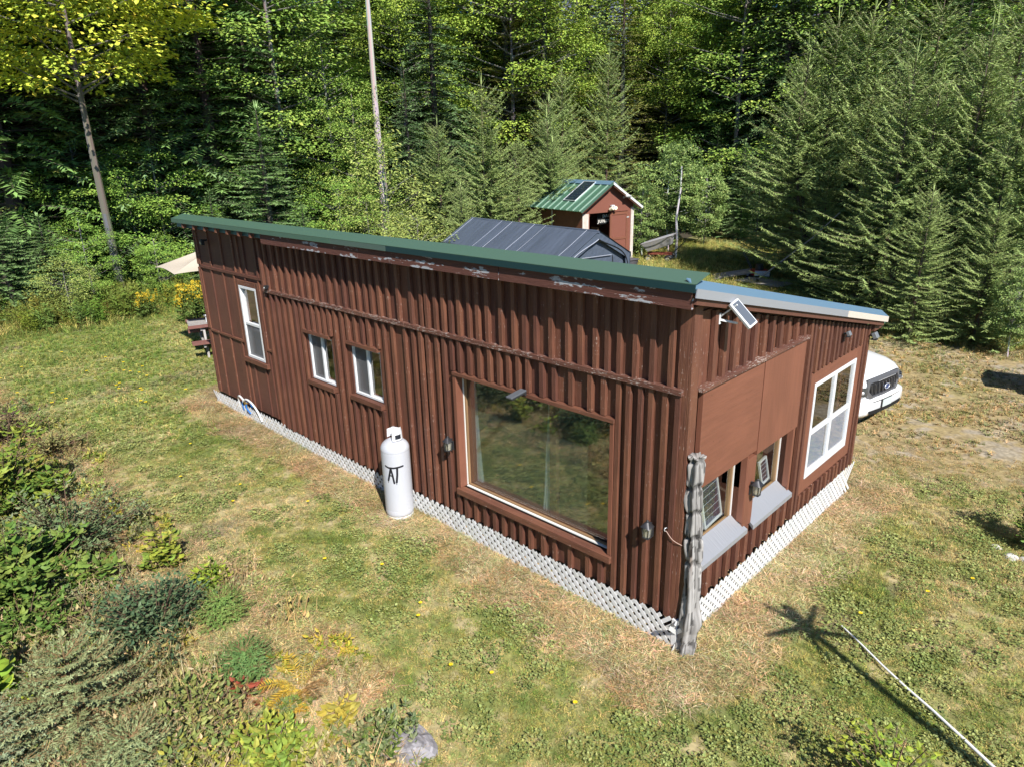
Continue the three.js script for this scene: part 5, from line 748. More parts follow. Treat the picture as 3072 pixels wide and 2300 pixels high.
// ---------------------------------------------------------------- the wood around the clearing: kind, x, z, height, spread, label
const WOOD = [
  ['fir2', -28.02, -1.68, 11.76, 1.1, 'dark fir at the left edge behind the yellow maple crown'],
  ['fir2', -28.32, -0.14, 11.18, 1.1, 'dark fir cut by the left edge of the picture'],
  ['young', -21.68, 0.91, 3.59, 1.25, 'dense dark spruce at the far left edge above the weeds'],
  ['young', -21.40, -0.14, 3.01, 1.3, 'bushy grey-green spruce left of the leaning trunk'],
  ['willow', -20.07, -0.17, 1.91, 1.2, 'low leafy shrub at the foot of the bushy left spruce'],
  ['beech', -25.81, -2.56, 5.70, 1.1, 'leafy beech just left of the bare maple trunk'],
  ['beech', -23.63, -3.37, 4.45, 1.15, 'glossy-leaved beech in front of the lower maple trunk'],
  ['beech', -23.24, -4.24, 5.17, 1.1, 'leafy beech between the maple trunk and the cabin roof'],
  ['beech', -21.55, -1.18, 2.91, 1.0, 'small beech sapling left of the trunk foot'],
  ['beech', -20.95, -3.01, 2.36, 0.9, 'low beech sapling right of the trunk foot beside the umbrella'],
  ['green', -25.53, -6.54, 10.52, 0.9, 'pale green tall broadleaf tree right of the yellow maple'],
  ['green', -32.13, -6.65, 13.56, 1.1, 'tall broadleaf tree hidden behind the yellow maple'],
  ['green', -32.89, -2.88, 13.06, 1.1, 'tall broadleaf tree filling the upper left corner'],
  ['fir1', -23.89, -8.35, 11.65, 1.15, 'big dark fir rising above the left end of the roof'],
  ['fir1', -28.02, -12.95, 14.50, 1.2, 'tall fir reaching the top edge left of the birch trunk'],
  ['young', -19.98, -6.59, 6.14, 1.15, 'bluish young spruce with sharp tip behind the roof end'],
  ['young', -20.47, -4.85, 3.54, 1.1, 'short young spruce just above the left roof corner'],
  ['young', -18.25, -6.85, 3.03, 1.1, 'short spruce hugging the roof line left of the birch'],
  ['green', -22.46, -10.83, 9.52, 1.0, 'light green broadleaf tree left of the white trunk'],
  ['green', -20.32, -10.55, 7.41, 0.9, 'slender green broadleaf tree touching the white trunk'],
  ['beech', -18.47, -8.40, 3.98, 1.0, 'leafy sapling low behind the roof left of the birch'],
  ['maple', -26.11, -17.48, 13.31, 0.8, 'yellow-green maple right behind the white trunk'],
  ['fir2', -20.88, -14.94, 12.29, 1.25, 'broad blue-green fir between white trunk and bright maple'],
  ['fir2', -20.02, -12.78, 7.83, 1.0, 'dark narrow fir behind the willow shrub'],
  ['willow', -18.93, -10.70, 5.48, 1.0, 'pale willowy shrub at the foot of the white trunk'],
  ['willow', -18.01, -9.13, 3.50, 1.2, 'yellowish willowy shrub above the middle of the roof'],
  ['larch1', -18.61, -13.09, 5.61, 1.0, 'larch with bare forked top left of the carport'],
  ['larch2', -17.19, -14.12, 6.90, 1.0, 'tall soft larch behind the left half of the carport'],
  ['larch1', -16.76, -15.57, 4.91, 1.0, 'shorter larch behind the carport ridge'],
  ['larch3', -17.73, -18.36, 6.46, 1.0, 'wide larch directly left of the shed roof'],
  ['larch2', -15.50, -11.40, 3.50, 1.0, 'low larch just behind the carport left end'],
  ['willow', -15.60, -9.40, 2.95, 1.3, 'yellow-green shrub left of the carport'],
  ['maple', -23.11, -22.00, 14.40, 1.05, 'bright lime maple high above the carport'],
  ['maple', -27.53, -22.90, 16.04, 1.0, 'lime maple at the top edge left of the brightest maple'],
  ['maple', -23.59, -25.48, 13.04, 0.8, 'lime maple between two larch tips above the shed'],
  ['larch1', -18.87, -20.81, 7.84, 0.9, 'slim larch above the left corner of the shed roof'],
  ['larch1', -17.97, -23.00, 8.69, 0.85, 'tallest pointed larch above the shed ridge'],
  ['fir3', -20.73, -28.01, 12.92, 1.1, 'olive ragged fir behind the pointed larch'],
  ['fir2', -24.00, -29.16, 15.80, 1.1, 'dark fir at the top edge above the shed'],
  ['birch', -13.95, -22.35, 4.78, 1.0, 'round leafy birch right of the shed'],
  ['birch', -14.04, -20.39, 3.16, 0.9, 'small birch crowding the right wall of the shed'],
  ['birch', -13.83, -25.23, 3.85, 0.9, 'grey-green birch at the left side of the grassy track'],
  ['maple', -21.59, -33.83, 13.38, 0.75, 'lime maple in the gap right of the olive fir'],
  ['maple', -22.71, -38.38, 16.14, 0.8, 'yellow-lime maple at the top edge above the track'],
  ['fir3', -21.31, -39.80, 14.60, 1.0, 'olive fir left of the dark gap above the track'],
  ['fir2', -19.56, -40.10, 14.36, 1.0, 'dark fir standing over the end of the track'],
  ['fir3', -16.77, -38.47, 13.68, 1.0, 'ragged olive fir behind the first right-hand larch'],
  ['young', -16.15, -30.21, 5.45, 1.0, 'young spruce at the left mouth of the track'],
  ['young', -13.48, -28.12, 4.51, 1.1, 'dark young spruce at the end of the grassy track'],
  ['beech', -9.51, -21.53, 3.51, 0.9, 'shaded leafy shrub where larches meet the track'],
  ['larch3', -6.11, -18.63, 8.18, 1.0, 'big larch at the left of the right-hand clump'],
  ['larch2', -5.23, -18.68, 8.43, 1.0, 'larch with twin tips in the right-hand clump'],
  ['larch1', -7.73, -20.46, 7.24, 1.0, 'larch edging the track on its right side'],
  ['larch3', -3.12, -15.89, 6.87, 1.0, 'larch with bare candelabra top in the right-hand clump'],
  ['larch2', -3.68, -19.75, 8.68, 1.1, 'tall larch right of the candelabra-topped one'],
  ['larch1', -1.64, -16.56, 7.29, 1.05, 'larch with bare grey twigs at its tip near the right edge'],
  ['larch3', -1.32, -18.17, 8.24, 1.0, 'larch reaching the upper right corner'],
  ['larch2', -3.85, -16.25, 3.99, 1.1, 'low spreading larch beyond the scrap heap'],
  ['larch1', -1.73, -13.91, 3.64, 1.2, 'low larch standing at the edge of the drive'],
  ['larch2', -0.46, -14.48, 3.32, 1.2, 'low larch at the right end of the drive'],
  ['larch3', 0.14, -15.65, 6.42, 1.0, 'larch cut by the right edge of the picture'],
  ['larch1', -5.52, -17.63, 3.95, 1.1, 'low larch above the blue roof trim'],
  ['fir2', -9.68, -30.23, 11.07, 1.2, 'black-green fir behind the right-hand larches'],
  ['fir2', -6.18, -24.70, 10.11, 1.2, 'black-green fir filling the gap between right-hand larches'],
  ['fir1', -4.21, -25.06, 10.11, 1.2, 'dark fir behind the upper right larches'],
  ['birch', 0.39, -13.82, 2.15, 0.8, 'pale-leaved shrub at the right edge in front of larches'],
];
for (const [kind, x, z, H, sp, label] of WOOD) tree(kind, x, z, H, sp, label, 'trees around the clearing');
// the yellow maple with a long bare trunk, and the white-barked poplar: built for themselves
{
  const a = broadleaf({ seed: 1101, H: 13.5, R: 3.7, base: 6.0, clumps: 95, per: 200, leafL: 0.145, leafW: 0.85, colA: [0.36, 0.44, 0.05], colB: [0.54, 0.58, 0.07], tip: [0.70, 0.60, 0.08], size: 1.0, flat: 0.24, trunkR: 0.145, bend: 2.2, bark: [0.15, 0.135, 0.12], shell: 0.45 });
  const g = thing('maple_tree', 'yellow-leaved maple with a long bare grey trunk at the upper left', 'tree', [-21.64, groundY(-21.6, -2), -2.02], 0.4, 'trees around the clearing'); part('trunk', a.trunk, M.bark, g); part('crown', a.crown, M.leaf, g);
  const b = broadleaf({ seed: 1102, H: 18, R: 2.6, base: 11.5, clumps: 60, per: 70, leafL: 0.14, colA: [0.13, 0.18, 0.03], colB: [0.19, 0.23, 0.04], tip: [0.3, 0.3, 0.05], size: 0.8, trunkR: 0.17, bend: 1.6, bark: [0.42, 0.40, 0.38], sides: 10 });
  const h = thing('poplar_tree', 'tall poplar with a bare pale trunk above the middle of the roof', 'tree', [-19.4, groundY(-19, -11), -10.94], 0, 'trees around the clearing'); part('trunk', b.trunk, M.bark, h); part('crown', b.crown, M.leaf, h);
  const c = new MB(); reseed(77); c.tube([[0, -0.1, 0], [0.05, 0.9, 0.1], [-0.02, 1.8, 0.22], [0.1, 2.9, 0.4], [0.1, 3.8, 0.5]], 0.06, 0.03, 8, [0.62, 0.61, 0.58], 0.15); const l = new MB(); for (let i = 0; i < 900; i++) { const d = randDir(); l.leaf([d[0] * 0.8 + 0.1, 3.9 + d[1] * 0.9, d[2] * 0.8 + 0.5], randDir(), norm(cross(randDir(), [0, 1, 0.1])), 0.09, 0.07, jit([0.11, 0.17, 0.05], 0.25)); }
  const k = thing('birch_sapling', 'thin white birch stem beside the tall grass right of the shed', 'tree', [-12.55, groundY(-12, -20), -20.6], 0.5, 'trees around the clearing'); part('trunk', c.geo(), M.bark, k); part('crown', l.geo(), M.leaf, k);
}
// trees on the other side of the lawn: they stand behind the camera and show only in the window panes
for (const [kind, x, z, H, sp, label] of [['fir1', -15, 9.5, 8, 1, 'fir across the lawn at the far end of the mirrored row'], ['larch2', -11.5, 10.5, 7, 1.1, 'larch across the lawn beside the mirrored fir'], ['beech', -8.5, 9.8, 5, 1.2, 'beech across the lawn in the middle of the mirrored row'], ['fir2', -5.6, 11, 9, 1, 'spruce across the lawn behind the camera'], ['larch1', -2.8, 10.4, 7, 1.2, 'larch across the lawn right behind the camera'], ['beech', -0.2, 10.8, 5, 1.2, 'beech across the lawn at the near end of the mirrored row'], ['fir1', 2.4, 12.5, 9, 1, 'fir across the lawn at the near end of the mirrored row'], ['fir1', 13, -4, 8, 1, 'fir across the side lawn mirrored in the side windows'], ['larch3', 12, -9, 8, 1, 'larch across the side lawn mirrored in the side windows'], ['fir2', 11, -14, 9, 1, 'spruce across the side lawn mirrored in the side windows']]) tree(kind, x, z, H, sp, label, 'trees across the lawn');
// the deep wood behind: one mass
{
  reseed(2222); const kinds = ['fir2', 'fir1', 'fir3', 'maple', 'green'], lists = kinds.map(() => []);
  for (let i = 0; i < 400; i++) {
    const a = rr(-2.75, 0.75), d = rr(0, 26); // around the back of the clearing
    const dir = rr(-1.02, 0.72), yaw = 0.77426 + -dir * 0 , ang = rr(-0.62, 0.62), fx = -Math.sin(0.77426 - ang), fz = -Math.cos(0.77426 - ang), near = ang < -0.25 ? 29 : ang < 0.06 ? 38 : ang < 0.30 ? 47 : 39, dist = near + Math.pow(rnd(), 1.3) * 30, x = 2.88 + fx * dist, z = 5.15 + fz * dist;
    if (ang > 0.12 && ang < 0.2 && dist < 52) continue;
    const k = rnd() < 0.78 ? Math.floor(rr(0, 3)) : Math.floor(rr(3, 5)), l = lists[k];
    const all = lists.flat(); if (all.some((q) => Math.hypot(q[0] - x, q[1] - z) < 1.7)) continue; l.push([x, z, rr(13, 19) / (k < 3 ? 12 : k === 3 ? 14 : 11), rr(0, 6.28)]);
  }
  const far = new THREE.Group(); far.name = 'deep_wood'; tag(far, 'dense dark mixed wood closing the view behind the clearing', 'forest', null, 'stuff'); scene.add(far);
  kinds.forEach((k, i) => { for (const key of ['trunk', 'crown']) { const m = new THREE.InstancedMesh(proto[k][key], key === 'trunk' ? M.bark : soft.has(k) ? M.leaf : M.needle, lists[i].length), o = new THREE.Object3D(); m.name = key === 'trunk' ? 'trunks' : 'crowns'; m.userData.kind = 'stuff'; lists[i].forEach(([x, z, s, r], j) => { o.position.set(x, groundY(x, z) - 0.2, z); o.rotation.y = r; o.scale.set(s * 1.15, s, s * 1.15); o.updateMatrix(); m.setMatrixAt(j, o.matrix); }); m.castShadow = m.receiveShadow = true; far.add(m); } });
}
// ---------------------------------------------------------------- shrubs and saplings near the camera
MB.prototype.leaf6 = function (p, d, s, L, W, k, curl = 0.2) { // six-cornered leaf, creased and curled
  const n = cross(d, s), at = (a, b, c) => [p[0] + d[0] * L * a + s[0] * W * b + n[0] * L * c, p[1] + d[1] * L * a + s[1] * W * b + n[1] * L * c, p[2] + d[2] * L * a + s[2] * W * b + n[2] * L * c];
  const m1 = at(0.33, 0, 0.02), m2 = at(0.68, 0, -curl * 0.3), t = at(1, 0, -curl), l1 = at(0.33, 0.5, 0.1), l2 = at(0.68, 0.36, 0.1 - curl * 0.3), r1 = at(0.33, -0.5, 0.1), r2 = at(0.68, -0.36, 0.1 - curl * 0.3), k2 = k.map((q) => q * 0.93);
  this.tri(p, l1, m1, k); this.quad(m1, l1, l2, m2, k); this.tri(m2, l2, t, k); this.tri(p, m1, r1, k2); this.quad(m1, m2, r2, r1, k2); this.tri(m2, t, r2, k2);
};
function shrub({ seed, H, R, stems, leaves, leafL, leafW, cols, stem = [0.14, 0.09, 0.06], up = 0.5, droop = 0.2 }) {
  reseed(seed); const st = new MB(), lv = new MB();
  for (let i = 0; i < stems; i++) {
    const a = rr(0, 6.28), wob = 0.55 + 0.9 * vnoise(a * 1.3 + seed, seed * 0.7, 401), out = R * wob * Math.sqrt(rnd()), h = H * rr(0.35, 1.1) * (0.65 + 0.7 * vnoise(Math.cos(a) * out / R * 2 + seed, Math.sin(a) * out / R * 2, 402)) * (1 - 0.4 * Math.pow(out / R, 2)), x = Math.cos(a) * out, z = Math.sin(a) * out, pts = [0, 0.35, 0.7, 1].map((t) => [x * (0.25 + 0.75 * t) * (0.5 + 0.5 * t), h * Math.pow(t, 0.85), z * (0.25 + 0.75 * t) * (0.5 + 0.5 * t)]);
    st.tube(pts, 0.008, 0.003, 4, jit(stem, 0.3)); const c = cols[Math.floor(rnd() * cols.length)];
    for (let j = 0; j < leaves; j++) {
      const t = Math.pow(rr(0.12, 1), 0.7), f = t * 3, b = Math.min(2, Math.floor(f)), p = [0, 1, 2].map((q) => mix(pts[b][q], pts[b + 1][q], f - b)), q = rr(0, 6.28), r = rr(0, 0.10) * (1.2 - 0.4 * t), d = norm([Math.cos(q) + x * 0.4, rr(-droop, up), Math.sin(q) + z * 0.4]), L = leafL * rr(0.6, 1.25);
      lv.leaf6([p[0] + Math.cos(q) * r, p[1] + rr(-0.05, 0.05), p[2] + Math.sin(q) * r], d, norm(cross(d, [rr(-0.5, 0.5), 1, rr(-0.5, 0.5)])), L, L * leafW, jit(rnd() < 0.35 ? cols[Math.floor(rnd() * cols.length)] : c, 0.32), rr(0.05, 0.35));
    }
  }
  return { stems: st.geo(), leaves: lv.geo() };
}
function putShrub(name, label, category, x, z, o, turn = 0) { const s = shrub(o), g = thing(name, label, category, [x, groundY(x, z) - 0.02, z], turn, 'shrubs and plants at the rough lower left'); part('stems', s.stems, M.bark, g); part('leaves', s.leaves, M.leaf, g); return g; }
const LG = [[0.085, 0.155, 0.026], [0.13, 0.20, 0.04], [0.19, 0.24, 0.05]], GG = [[0.10, 0.15, 0.06], [0.15, 0.19, 0.085], [0.22, 0.23, 0.12]], YG = [[0.25, 0.29, 0.04], [0.18, 0.25, 0.04], [0.34, 0.33, 0.06]], DG = [[0.060, 0.105, 0.050], [0.085, 0.135, 0.060], [0.13, 0.17, 0.08]], BR = [[0.10, 0.06, 0.05], [0.13, 0.09, 0.05], [0.12, 0.13, 0.05]];
putShrub('leafy_bush', 'yellow-green leafy bush at the left edge of the lawn', 'bush', -8.0, 3.95, { seed: 11, H: 1.15, R: 0.85, stems: 70, leaves: 34, leafL: 0.11, leafW: 0.55, cols: [[0.14, 0.20, 0.03], [0.21, 0.25, 0.04], [0.10, 0.17, 0.03]] });
putShrub('leafy_bush', 'brownish shrub at the left edge beyond the yellow-green bush', 'bush', -10.9, 3.3, { seed: 12, H: 0.7, R: 0.7, stems: 50, leaves: 22, leafL: 0.08, leafW: 0.5, cols: BR });
putShrub('weed_clump', 'dry weed clump with pale flowers beyond the left bush', 'weeds', -9.8, 2.95, { seed: 13, H: 0.5, R: 0.75, stems: 70, leaves: 16, leafL: 0.07, leafW: 0.35, cols: [[0.24, 0.23, 0.09], [0.32, 0.25, 0.10], [0.16, 0.18, 0.06]] });
putShrub('leafy_bush', 'large dark-leaved bush at the lower left', 'bush', -5.6, 4.35, { seed: 14, H: 0.95, R: 0.95, stems: 90, leaves: 32, leafL: 0.11, leafW: 0.6, cols: LG });
putShrub('leafy_bush', 'grey-green airy bush between the two large left bushes', 'bush', -6.4, 3.6, { seed: 15, H: 0.85, R: 0.9, stems: 110, leaves: 28, leafL: 0.06, leafW: 0.5, cols: GG });
putShrub('leafy_bush', 'low green bush in front of the large dark-leaved bush', 'bush', -4.75, 4.45, { seed: 16, H: 0.6, R: 0.6, stems: 60, leaves: 30, leafL: 0.08, leafW: 0.55, cols: [[0.09, 0.16, 0.03], [0.14, 0.2, 0.04]] });
putShrub('leafy_bush', 'small bluish dark bush in the dead grass', 'bush', -3.85, 3.50, { seed: 17, H: 0.72, R: 0.58, stems: 130, leaves: 34, leafL: 0.05, leafW: 0.6, cols: DG });
putShrub('leafy_bush', 'lime-leaved bush in the bottom left corner', 'bush', -3.6, 4.95, { seed: 18, H: 0.75, R: 0.45, stems: 34, leaves: 26, leafL: 0.13, leafW: 0.75, cols: [[0.17, 0.26, 0.03], [0.24, 0.31, 0.035]] });
putShrub('maple_seedling', 'lime maple seedling in brown grass, nearer the lawn edge bush', 'sapling', -5.1, 2.95, { seed: 19, H: 0.42, R: 0.26, stems: 18, leaves: 18, leafL: 0.085, leafW: 0.8, cols: YG });
putShrub('maple_seedling', 'lime seedling in brown grass, right of the other lime seedling', 'sapling', -4.35, 2.75, { seed: 20, H: 0.32, R: 0.2, stems: 16, leaves: 18, leafL: 0.08, leafW: 0.5, cols: [[0.24, 0.29, 0.03], [0.15, 0.22, 0.03]] });
putShrub('leafy_bush', 'bright yellow-green bush at the bottom edge', 'bush', -1.50, 3.50, { seed: 21, H: 0.40, R: 0.38, stems: 60, leaves: 30, leafL: 0.07, leafW: 0.6, cols: YG });
putShrub('yellow_seedling', 'golden-leaved seedling right of the yellow fern', 'sapling', -1.60, 2.85, { seed: 22, H: 0.22, R: 0.14, stems: 9, leaves: 12, leafL: 0.08, leafW: 0.7, cols: [[0.38, 0.30, 0.05], [0.30, 0.27, 0.06]] });
putShrub('red_seedling', 'red-leaved seedling left of the yellow fern', 'sapling', -2.42, 3.25, { seed: 23, H: 0.26, R: 0.16, stems: 8, leaves: 8, leafL: 0.08, leafW: 0.7, cols: [[0.26, 0.06, 0.035], [0.24, 0.13, 0.05], [0.14, 0.2, 0.05]] });
putShrub('weed_clump', 'mixed green weeds between spruce sapling and yellow fern', 'weeds', -2.35, 3.75, { seed: 24, H: 0.42, R: 0.5, stems: 80, leaves: 22, leafL: 0.065, leafW: 0.45, cols: [[0.13, 0.17, 0.05], [0.19, 0.21, 0.06], [0.26, 0.25, 0.08]] });
putShrub('weed_clump', 'dry mixed weeds behind the spruce sapling', 'weeds', -4.4, 3.9, { seed: 25, H: 0.35, R: 0.7, stems: 90, leaves: 16, leafL: 0.055, leafW: 0.45, cols: [[0.2, 0.18, 0.08], [0.14, 0.17, 0.06]] });
putShrub('weed_clump', 'low green weeds along the bottom edge', 'weeds', -1.95, 4.05, { seed: 26, H: 0.35, R: 0.55, stems: 80, leaves: 24, leafL: 0.06, leafW: 0.5, cols: [[0.15, 0.19, 0.05], [0.22, 0.24, 0.07], [0.30, 0.28, 0.05]] });
{ const g = putShrub('leafy_bush', 'fresh green bush at the right edge above white stones', 'bush', 2.30, -4.55, { seed: 27, H: 0.85, R: 0.42, stems: 60, leaves: 30, leafL: 0.055, leafW: 0.6, cols: [[0.13, 0.22, 0.04], [0.19, 0.26, 0.05], [0.09, 0.17, 0.03]] }); g.userData.group = 'plants on the side lawn';
  const h = putShrub('leafy_sapling', 'sparse sunlit sapling at the bottom edge right of centre', 'sapling', 2.10, 0.42, { seed: 28, H: 0.95, R: 0.42, stems: 16, leaves: 20, leafL: 0.06, leafW: 0.6, cols: [[0.20, 0.27, 0.03], [0.27, 0.31, 0.04], [0.13, 0.2, 0.03]] }); h.userData.group = 'plants on the side lawn'; }
// spruce saplings with real twigs
function sapling(seed, H, R, colA, colB) {
  reseed(seed); const st = new MB(), nd = new MB();
  const sprig = (p, d, L, c) => { // a brush of needles round a twig
    const s = norm(cross(d, [rr(-0.3, 0.3), 1, 0.2])), n = cross(d, s), w = 0.042; st.tube([p, [p[0] + d[0] * L, p[1] + d[1] * L, p[2] + d[2] * L]], 0.004, 0.002, 3, [0.22, 0.14, 0.07]);
    const N = Math.round(L / 0.0075); for (let i = 0; i < N; i++) { const t = (i + rnd()) / N, a = rr(0, 6.28), o = [d[0] * 0.75 + s[0] * Math.cos(a) + n[0] * Math.sin(a), d[1] * 0.75 + s[1] * Math.cos(a) + n[1] * Math.sin(a), d[2] * 0.75 + s[2] * Math.cos(a) + n[2] * Math.sin(a)], q = norm(o), b = [p[0] + d[0] * L * t, p[1] + d[1] * L * t, p[2] + d[2] * L * t], l = rr(0.022, 0.036), sd = norm(cross(q, d)); nd.tri([b[0] + sd[0] * 0.006, b[1] + sd[1] * 0.006, b[2] + sd[2] * 0.006], [b[0] - sd[0] * 0.006, b[1] - sd[1] * 0.006, b[2] - sd[2] * 0.006], [b[0] + q[0] * l, b[1] + q[1] * l, b[2] + q[2] * l], jit(c, 0.18)); }
  };
  st.tube([[0, -0.05, 0], [0, H * 0.5, 0], [0.01, H, 0]], 0.02, 0.005, 6, [0.2, 0.13, 0.07]); let y = H * 0.08, k = 0;
  while (y < H) { const t = y / H, n = 7; for (let b = 0; b < n; b++) { const a = b / n * 6.28 + k * 1.3 + rr(-0.3, 0.3), L = R * Math.pow(1 - t, 0.75) * rr(0.7, 1.15) + 0.06, d = norm([Math.cos(a), 0.28 + 0.5 * t, Math.sin(a)]), sd = [-Math.sin(a), 0, Math.cos(a)], o = [0, y, 0], c = mix3(colA, colB, rnd()); const e = [d[0] * L, y + d[1] * L - 0.1 * L, d[2] * L]; st.tube([o, e], 0.007, 0.003, 3, [0.22, 0.14, 0.07]);
      for (let s = 0.25; s < 1; s += 0.05 / L) { const p = [mix(o[0], e[0], s), mix(o[1], e[1], s), mix(o[2], e[2], s)], tl = rr(0.07, 0.13) * (1.3 - 0.6 * s); for (const m of [-1, 1]) sprig(p, norm([d[0] * 0.8 + sd[0] * m * 0.7, d[1] * 0.6 + rr(-0.1, 0.25), d[2] * 0.8 + sd[2] * m * 0.7]), tl, c); } sprig(e, norm([d[0], d[1] + 0.1, d[2]]), 0.11, c); }
    y += H * 0.085; k++; }
  sprig([0.01, H * 0.98, 0], [0, 1, 0], 0.16, colB); return { st: st.geo(), nd: nd.geo() };
}
for (const [label, x, z, H, R, seed, a, b] of [['large grey-green spruce sapling at the bottom left', -2.95, 4.42, 0.95, 0.78, 41, [0.22, 0.26, 0.115], [0.33, 0.37, 0.18]], ['paler spruce sapling left of the large one at the bottom', -3.05, 5.0, 0.65, 0.52, 42, [0.24, 0.30, 0.16], [0.36, 0.42, 0.25]], ['small spruce sapling right of the large one at the bottom', -2.2, 4.25, 0.5, 0.4, 43, [0.22, 0.27, 0.12], [0.32, 0.36, 0.17]], ['tiny dark green spruce seedling left of the yellow fern', -2.72, 3.12, 0.26, 0.2, 44, [0.10, 0.20, 0.06], [0.16, 0.27, 0.08]], ['tiny green seedling in dead grass behind the bluish bush', -3.62, 2.92, 0.28, 0.2, 45, [0.15, 0.25, 0.06], [0.22, 0.31, 0.08]]]) { const s = sapling(seed, H, R, a, b), g = thing('spruce_sapling', label, 'sapling', [x, groundY(x, z), z], rr(0, 6), 'spruce saplings at the lower left'); part('branches', s.st, M.bark, g); part('needles', s.nd, M.needle, g); }
// ferns
function fern(seed, n, L, cols) { reseed(seed); const mb = new MB(); for (let i = 0; i < n; i++) { const a = i / n * 6.28 + rr(-0.3, 0.3), d = [Math.cos(a), 0, Math.sin(a)], sd = [-d[2], 0, d[0]], c = cols[Math.floor(rnd() * cols.length)], l = L * rr(0.7, 1.1), at = (s) => [d[0] * l * s, l * (1.15 * s - 0.75 * s * s), d[2] * l * s]; mb.tube([at(0), at(0.5), at(1)], 0.004, 0.002, 3, c); for (let s = 0.12; s < 1; s += 0.06) for (const m of [-1, 1]) { const p = at(s), w = l * 0.22 * Math.sin(Math.PI * Math.pow(1 - s, 0.7)) + 0.01, q = norm([d[0] * 0.5 + sd[0] * m, 0.1 + rr(-0.2, 0.2), d[2] * 0.5 + sd[2] * m]); mb.leaf(p, q, norm(cross(q, [0, 1, 0])), w, 0.011, jit(c, 0.4), -0.1, 0.4); } } return mb.geo(); }
for (const [label, x, z, L, seed, c] of [['golden yellow fern in the dead grass at the lower left', -2.15, 2.88, 0.34, 61, [[0.50, 0.32, 0.04], [0.34, 0.21, 0.05], [0.26, 0.15, 0.06], [0.40, 0.30, 0.06]]], ['smaller orange fern below the golden fern', -1.98, 3.12, 0.25, 62, [[0.46, 0.27, 0.04], [0.5, 0.34, 0.05]]], ['pale yellow fern at the bottom edge', -1.85, 3.62, 0.34, 63, [[0.44, 0.40, 0.05], [0.36, 0.36, 0.06]]]]) { const g = thing('fern', label, 'fern', [x, groundY(x, z), z], 0, 'yellowing ferns'); part('fronds', fern(seed, 10, L, c), M.leaf, g); part('crown', new THREE.ConeGeometry(0.03, 0.05, 7), M.greyWood, g, [0, 0.02, 0]); }
// grey stump remains and stones
function stone(seed, r, flat) { const g = new THREE.IcosahedronGeometry(r, 3), p = g.attributes.position; for (let i = 0; i < p.count; i++) { const v = V(p.getX(i), p.getY(i), p.getZ(i)), k = 1 + 1.1 * (fbm(v.x / r * 1.2 + seed, v.y / r + v.z / r * 1.3, 3, seed) - 0.5); p.setXYZ(i, v.x * k, v.y * k * flat, v.z * k); } const m = mergeVertices(g.deleteAttribute('normal') && g); m.computeVertexNormals(); return m; }
{ const g = thing('rotted_stump', 'grey rotted stump with bare roots at the bottom of the lawn', 'stump', [-0.98, groundY(-0.98, 2.6), 2.6], 0.4), mb = new MB(); reseed(66);
  const P = (i, j) => { const r = Math.pow(j / 14, 0.8) * 0.23, q = i / 28 * 6.283, e = 0.7 + 0.6 * fbm(Math.cos(q) * 1.5 + 4, Math.sin(q) * 1.5, 2, 411); return [Math.cos(q) * r * e * 1.25, 0.055 * (1 - Math.pow(j / 14, 2)) + 0.05 * (fbm(Math.cos(q) * r * 14, Math.sin(q) * r * 14, 3, 412) - 0.5) - (j === 14 ? 0.05 : 0), Math.sin(q) * r * e]; };
  for (let j = 0; j < 14; j++) for (let i = 0; i < 28; i++) { const k = 0.14 + 0.26 * fbm(i * 0.5, j * 0.7, 2, 413) * rr(0.6, 1.3); mb.quad(P(i, j), P(i, j + 1), P((i + 1) % 28, j + 1), P((i + 1) % 28, j), [k * 1.02, k * 0.96, k]); }
  part('wood', mb.geo(), M.bark, g); const rm = std([0.17, 0.145, 0.13], 0.95); for (let i = 0; i < 9; i++) { const a = rr(1.6, 3.4), L = rr(0.18, 0.36), o = rr(-0.1, 0.1); part('root', tubeGeo([[o, 0.05, o], [o + Math.cos(a) * L * 0.5, 0.065, o + Math.sin(a) * L * 0.5], [o + Math.cos(a) * L, 0.01, o + Math.sin(a) * L]], rr(0.004, 0.009), 8, 5), rm, g); } shadows(g); }
{ const wm = std([0.52, 0.50, 0.46], 0.9); [[2.10, -4.12, 0.085, 'flat white stone below the right-hand bush'], [2.27, -4.16, 0.07, 'white stone at the right edge below the bush'], [1.94, -4.28, 0.06, 'small white stone left of the right-hand bush']].forEach(([x, z, r, label], i) => { const m = part('white_stone', stone(20 + i, r, 0.55), wm, scene, [x, groundY(x, z), z]); m.name = numbered('white_stone'); tag(m, label, 'stone', 'white stones by the right-hand bush'); }); }
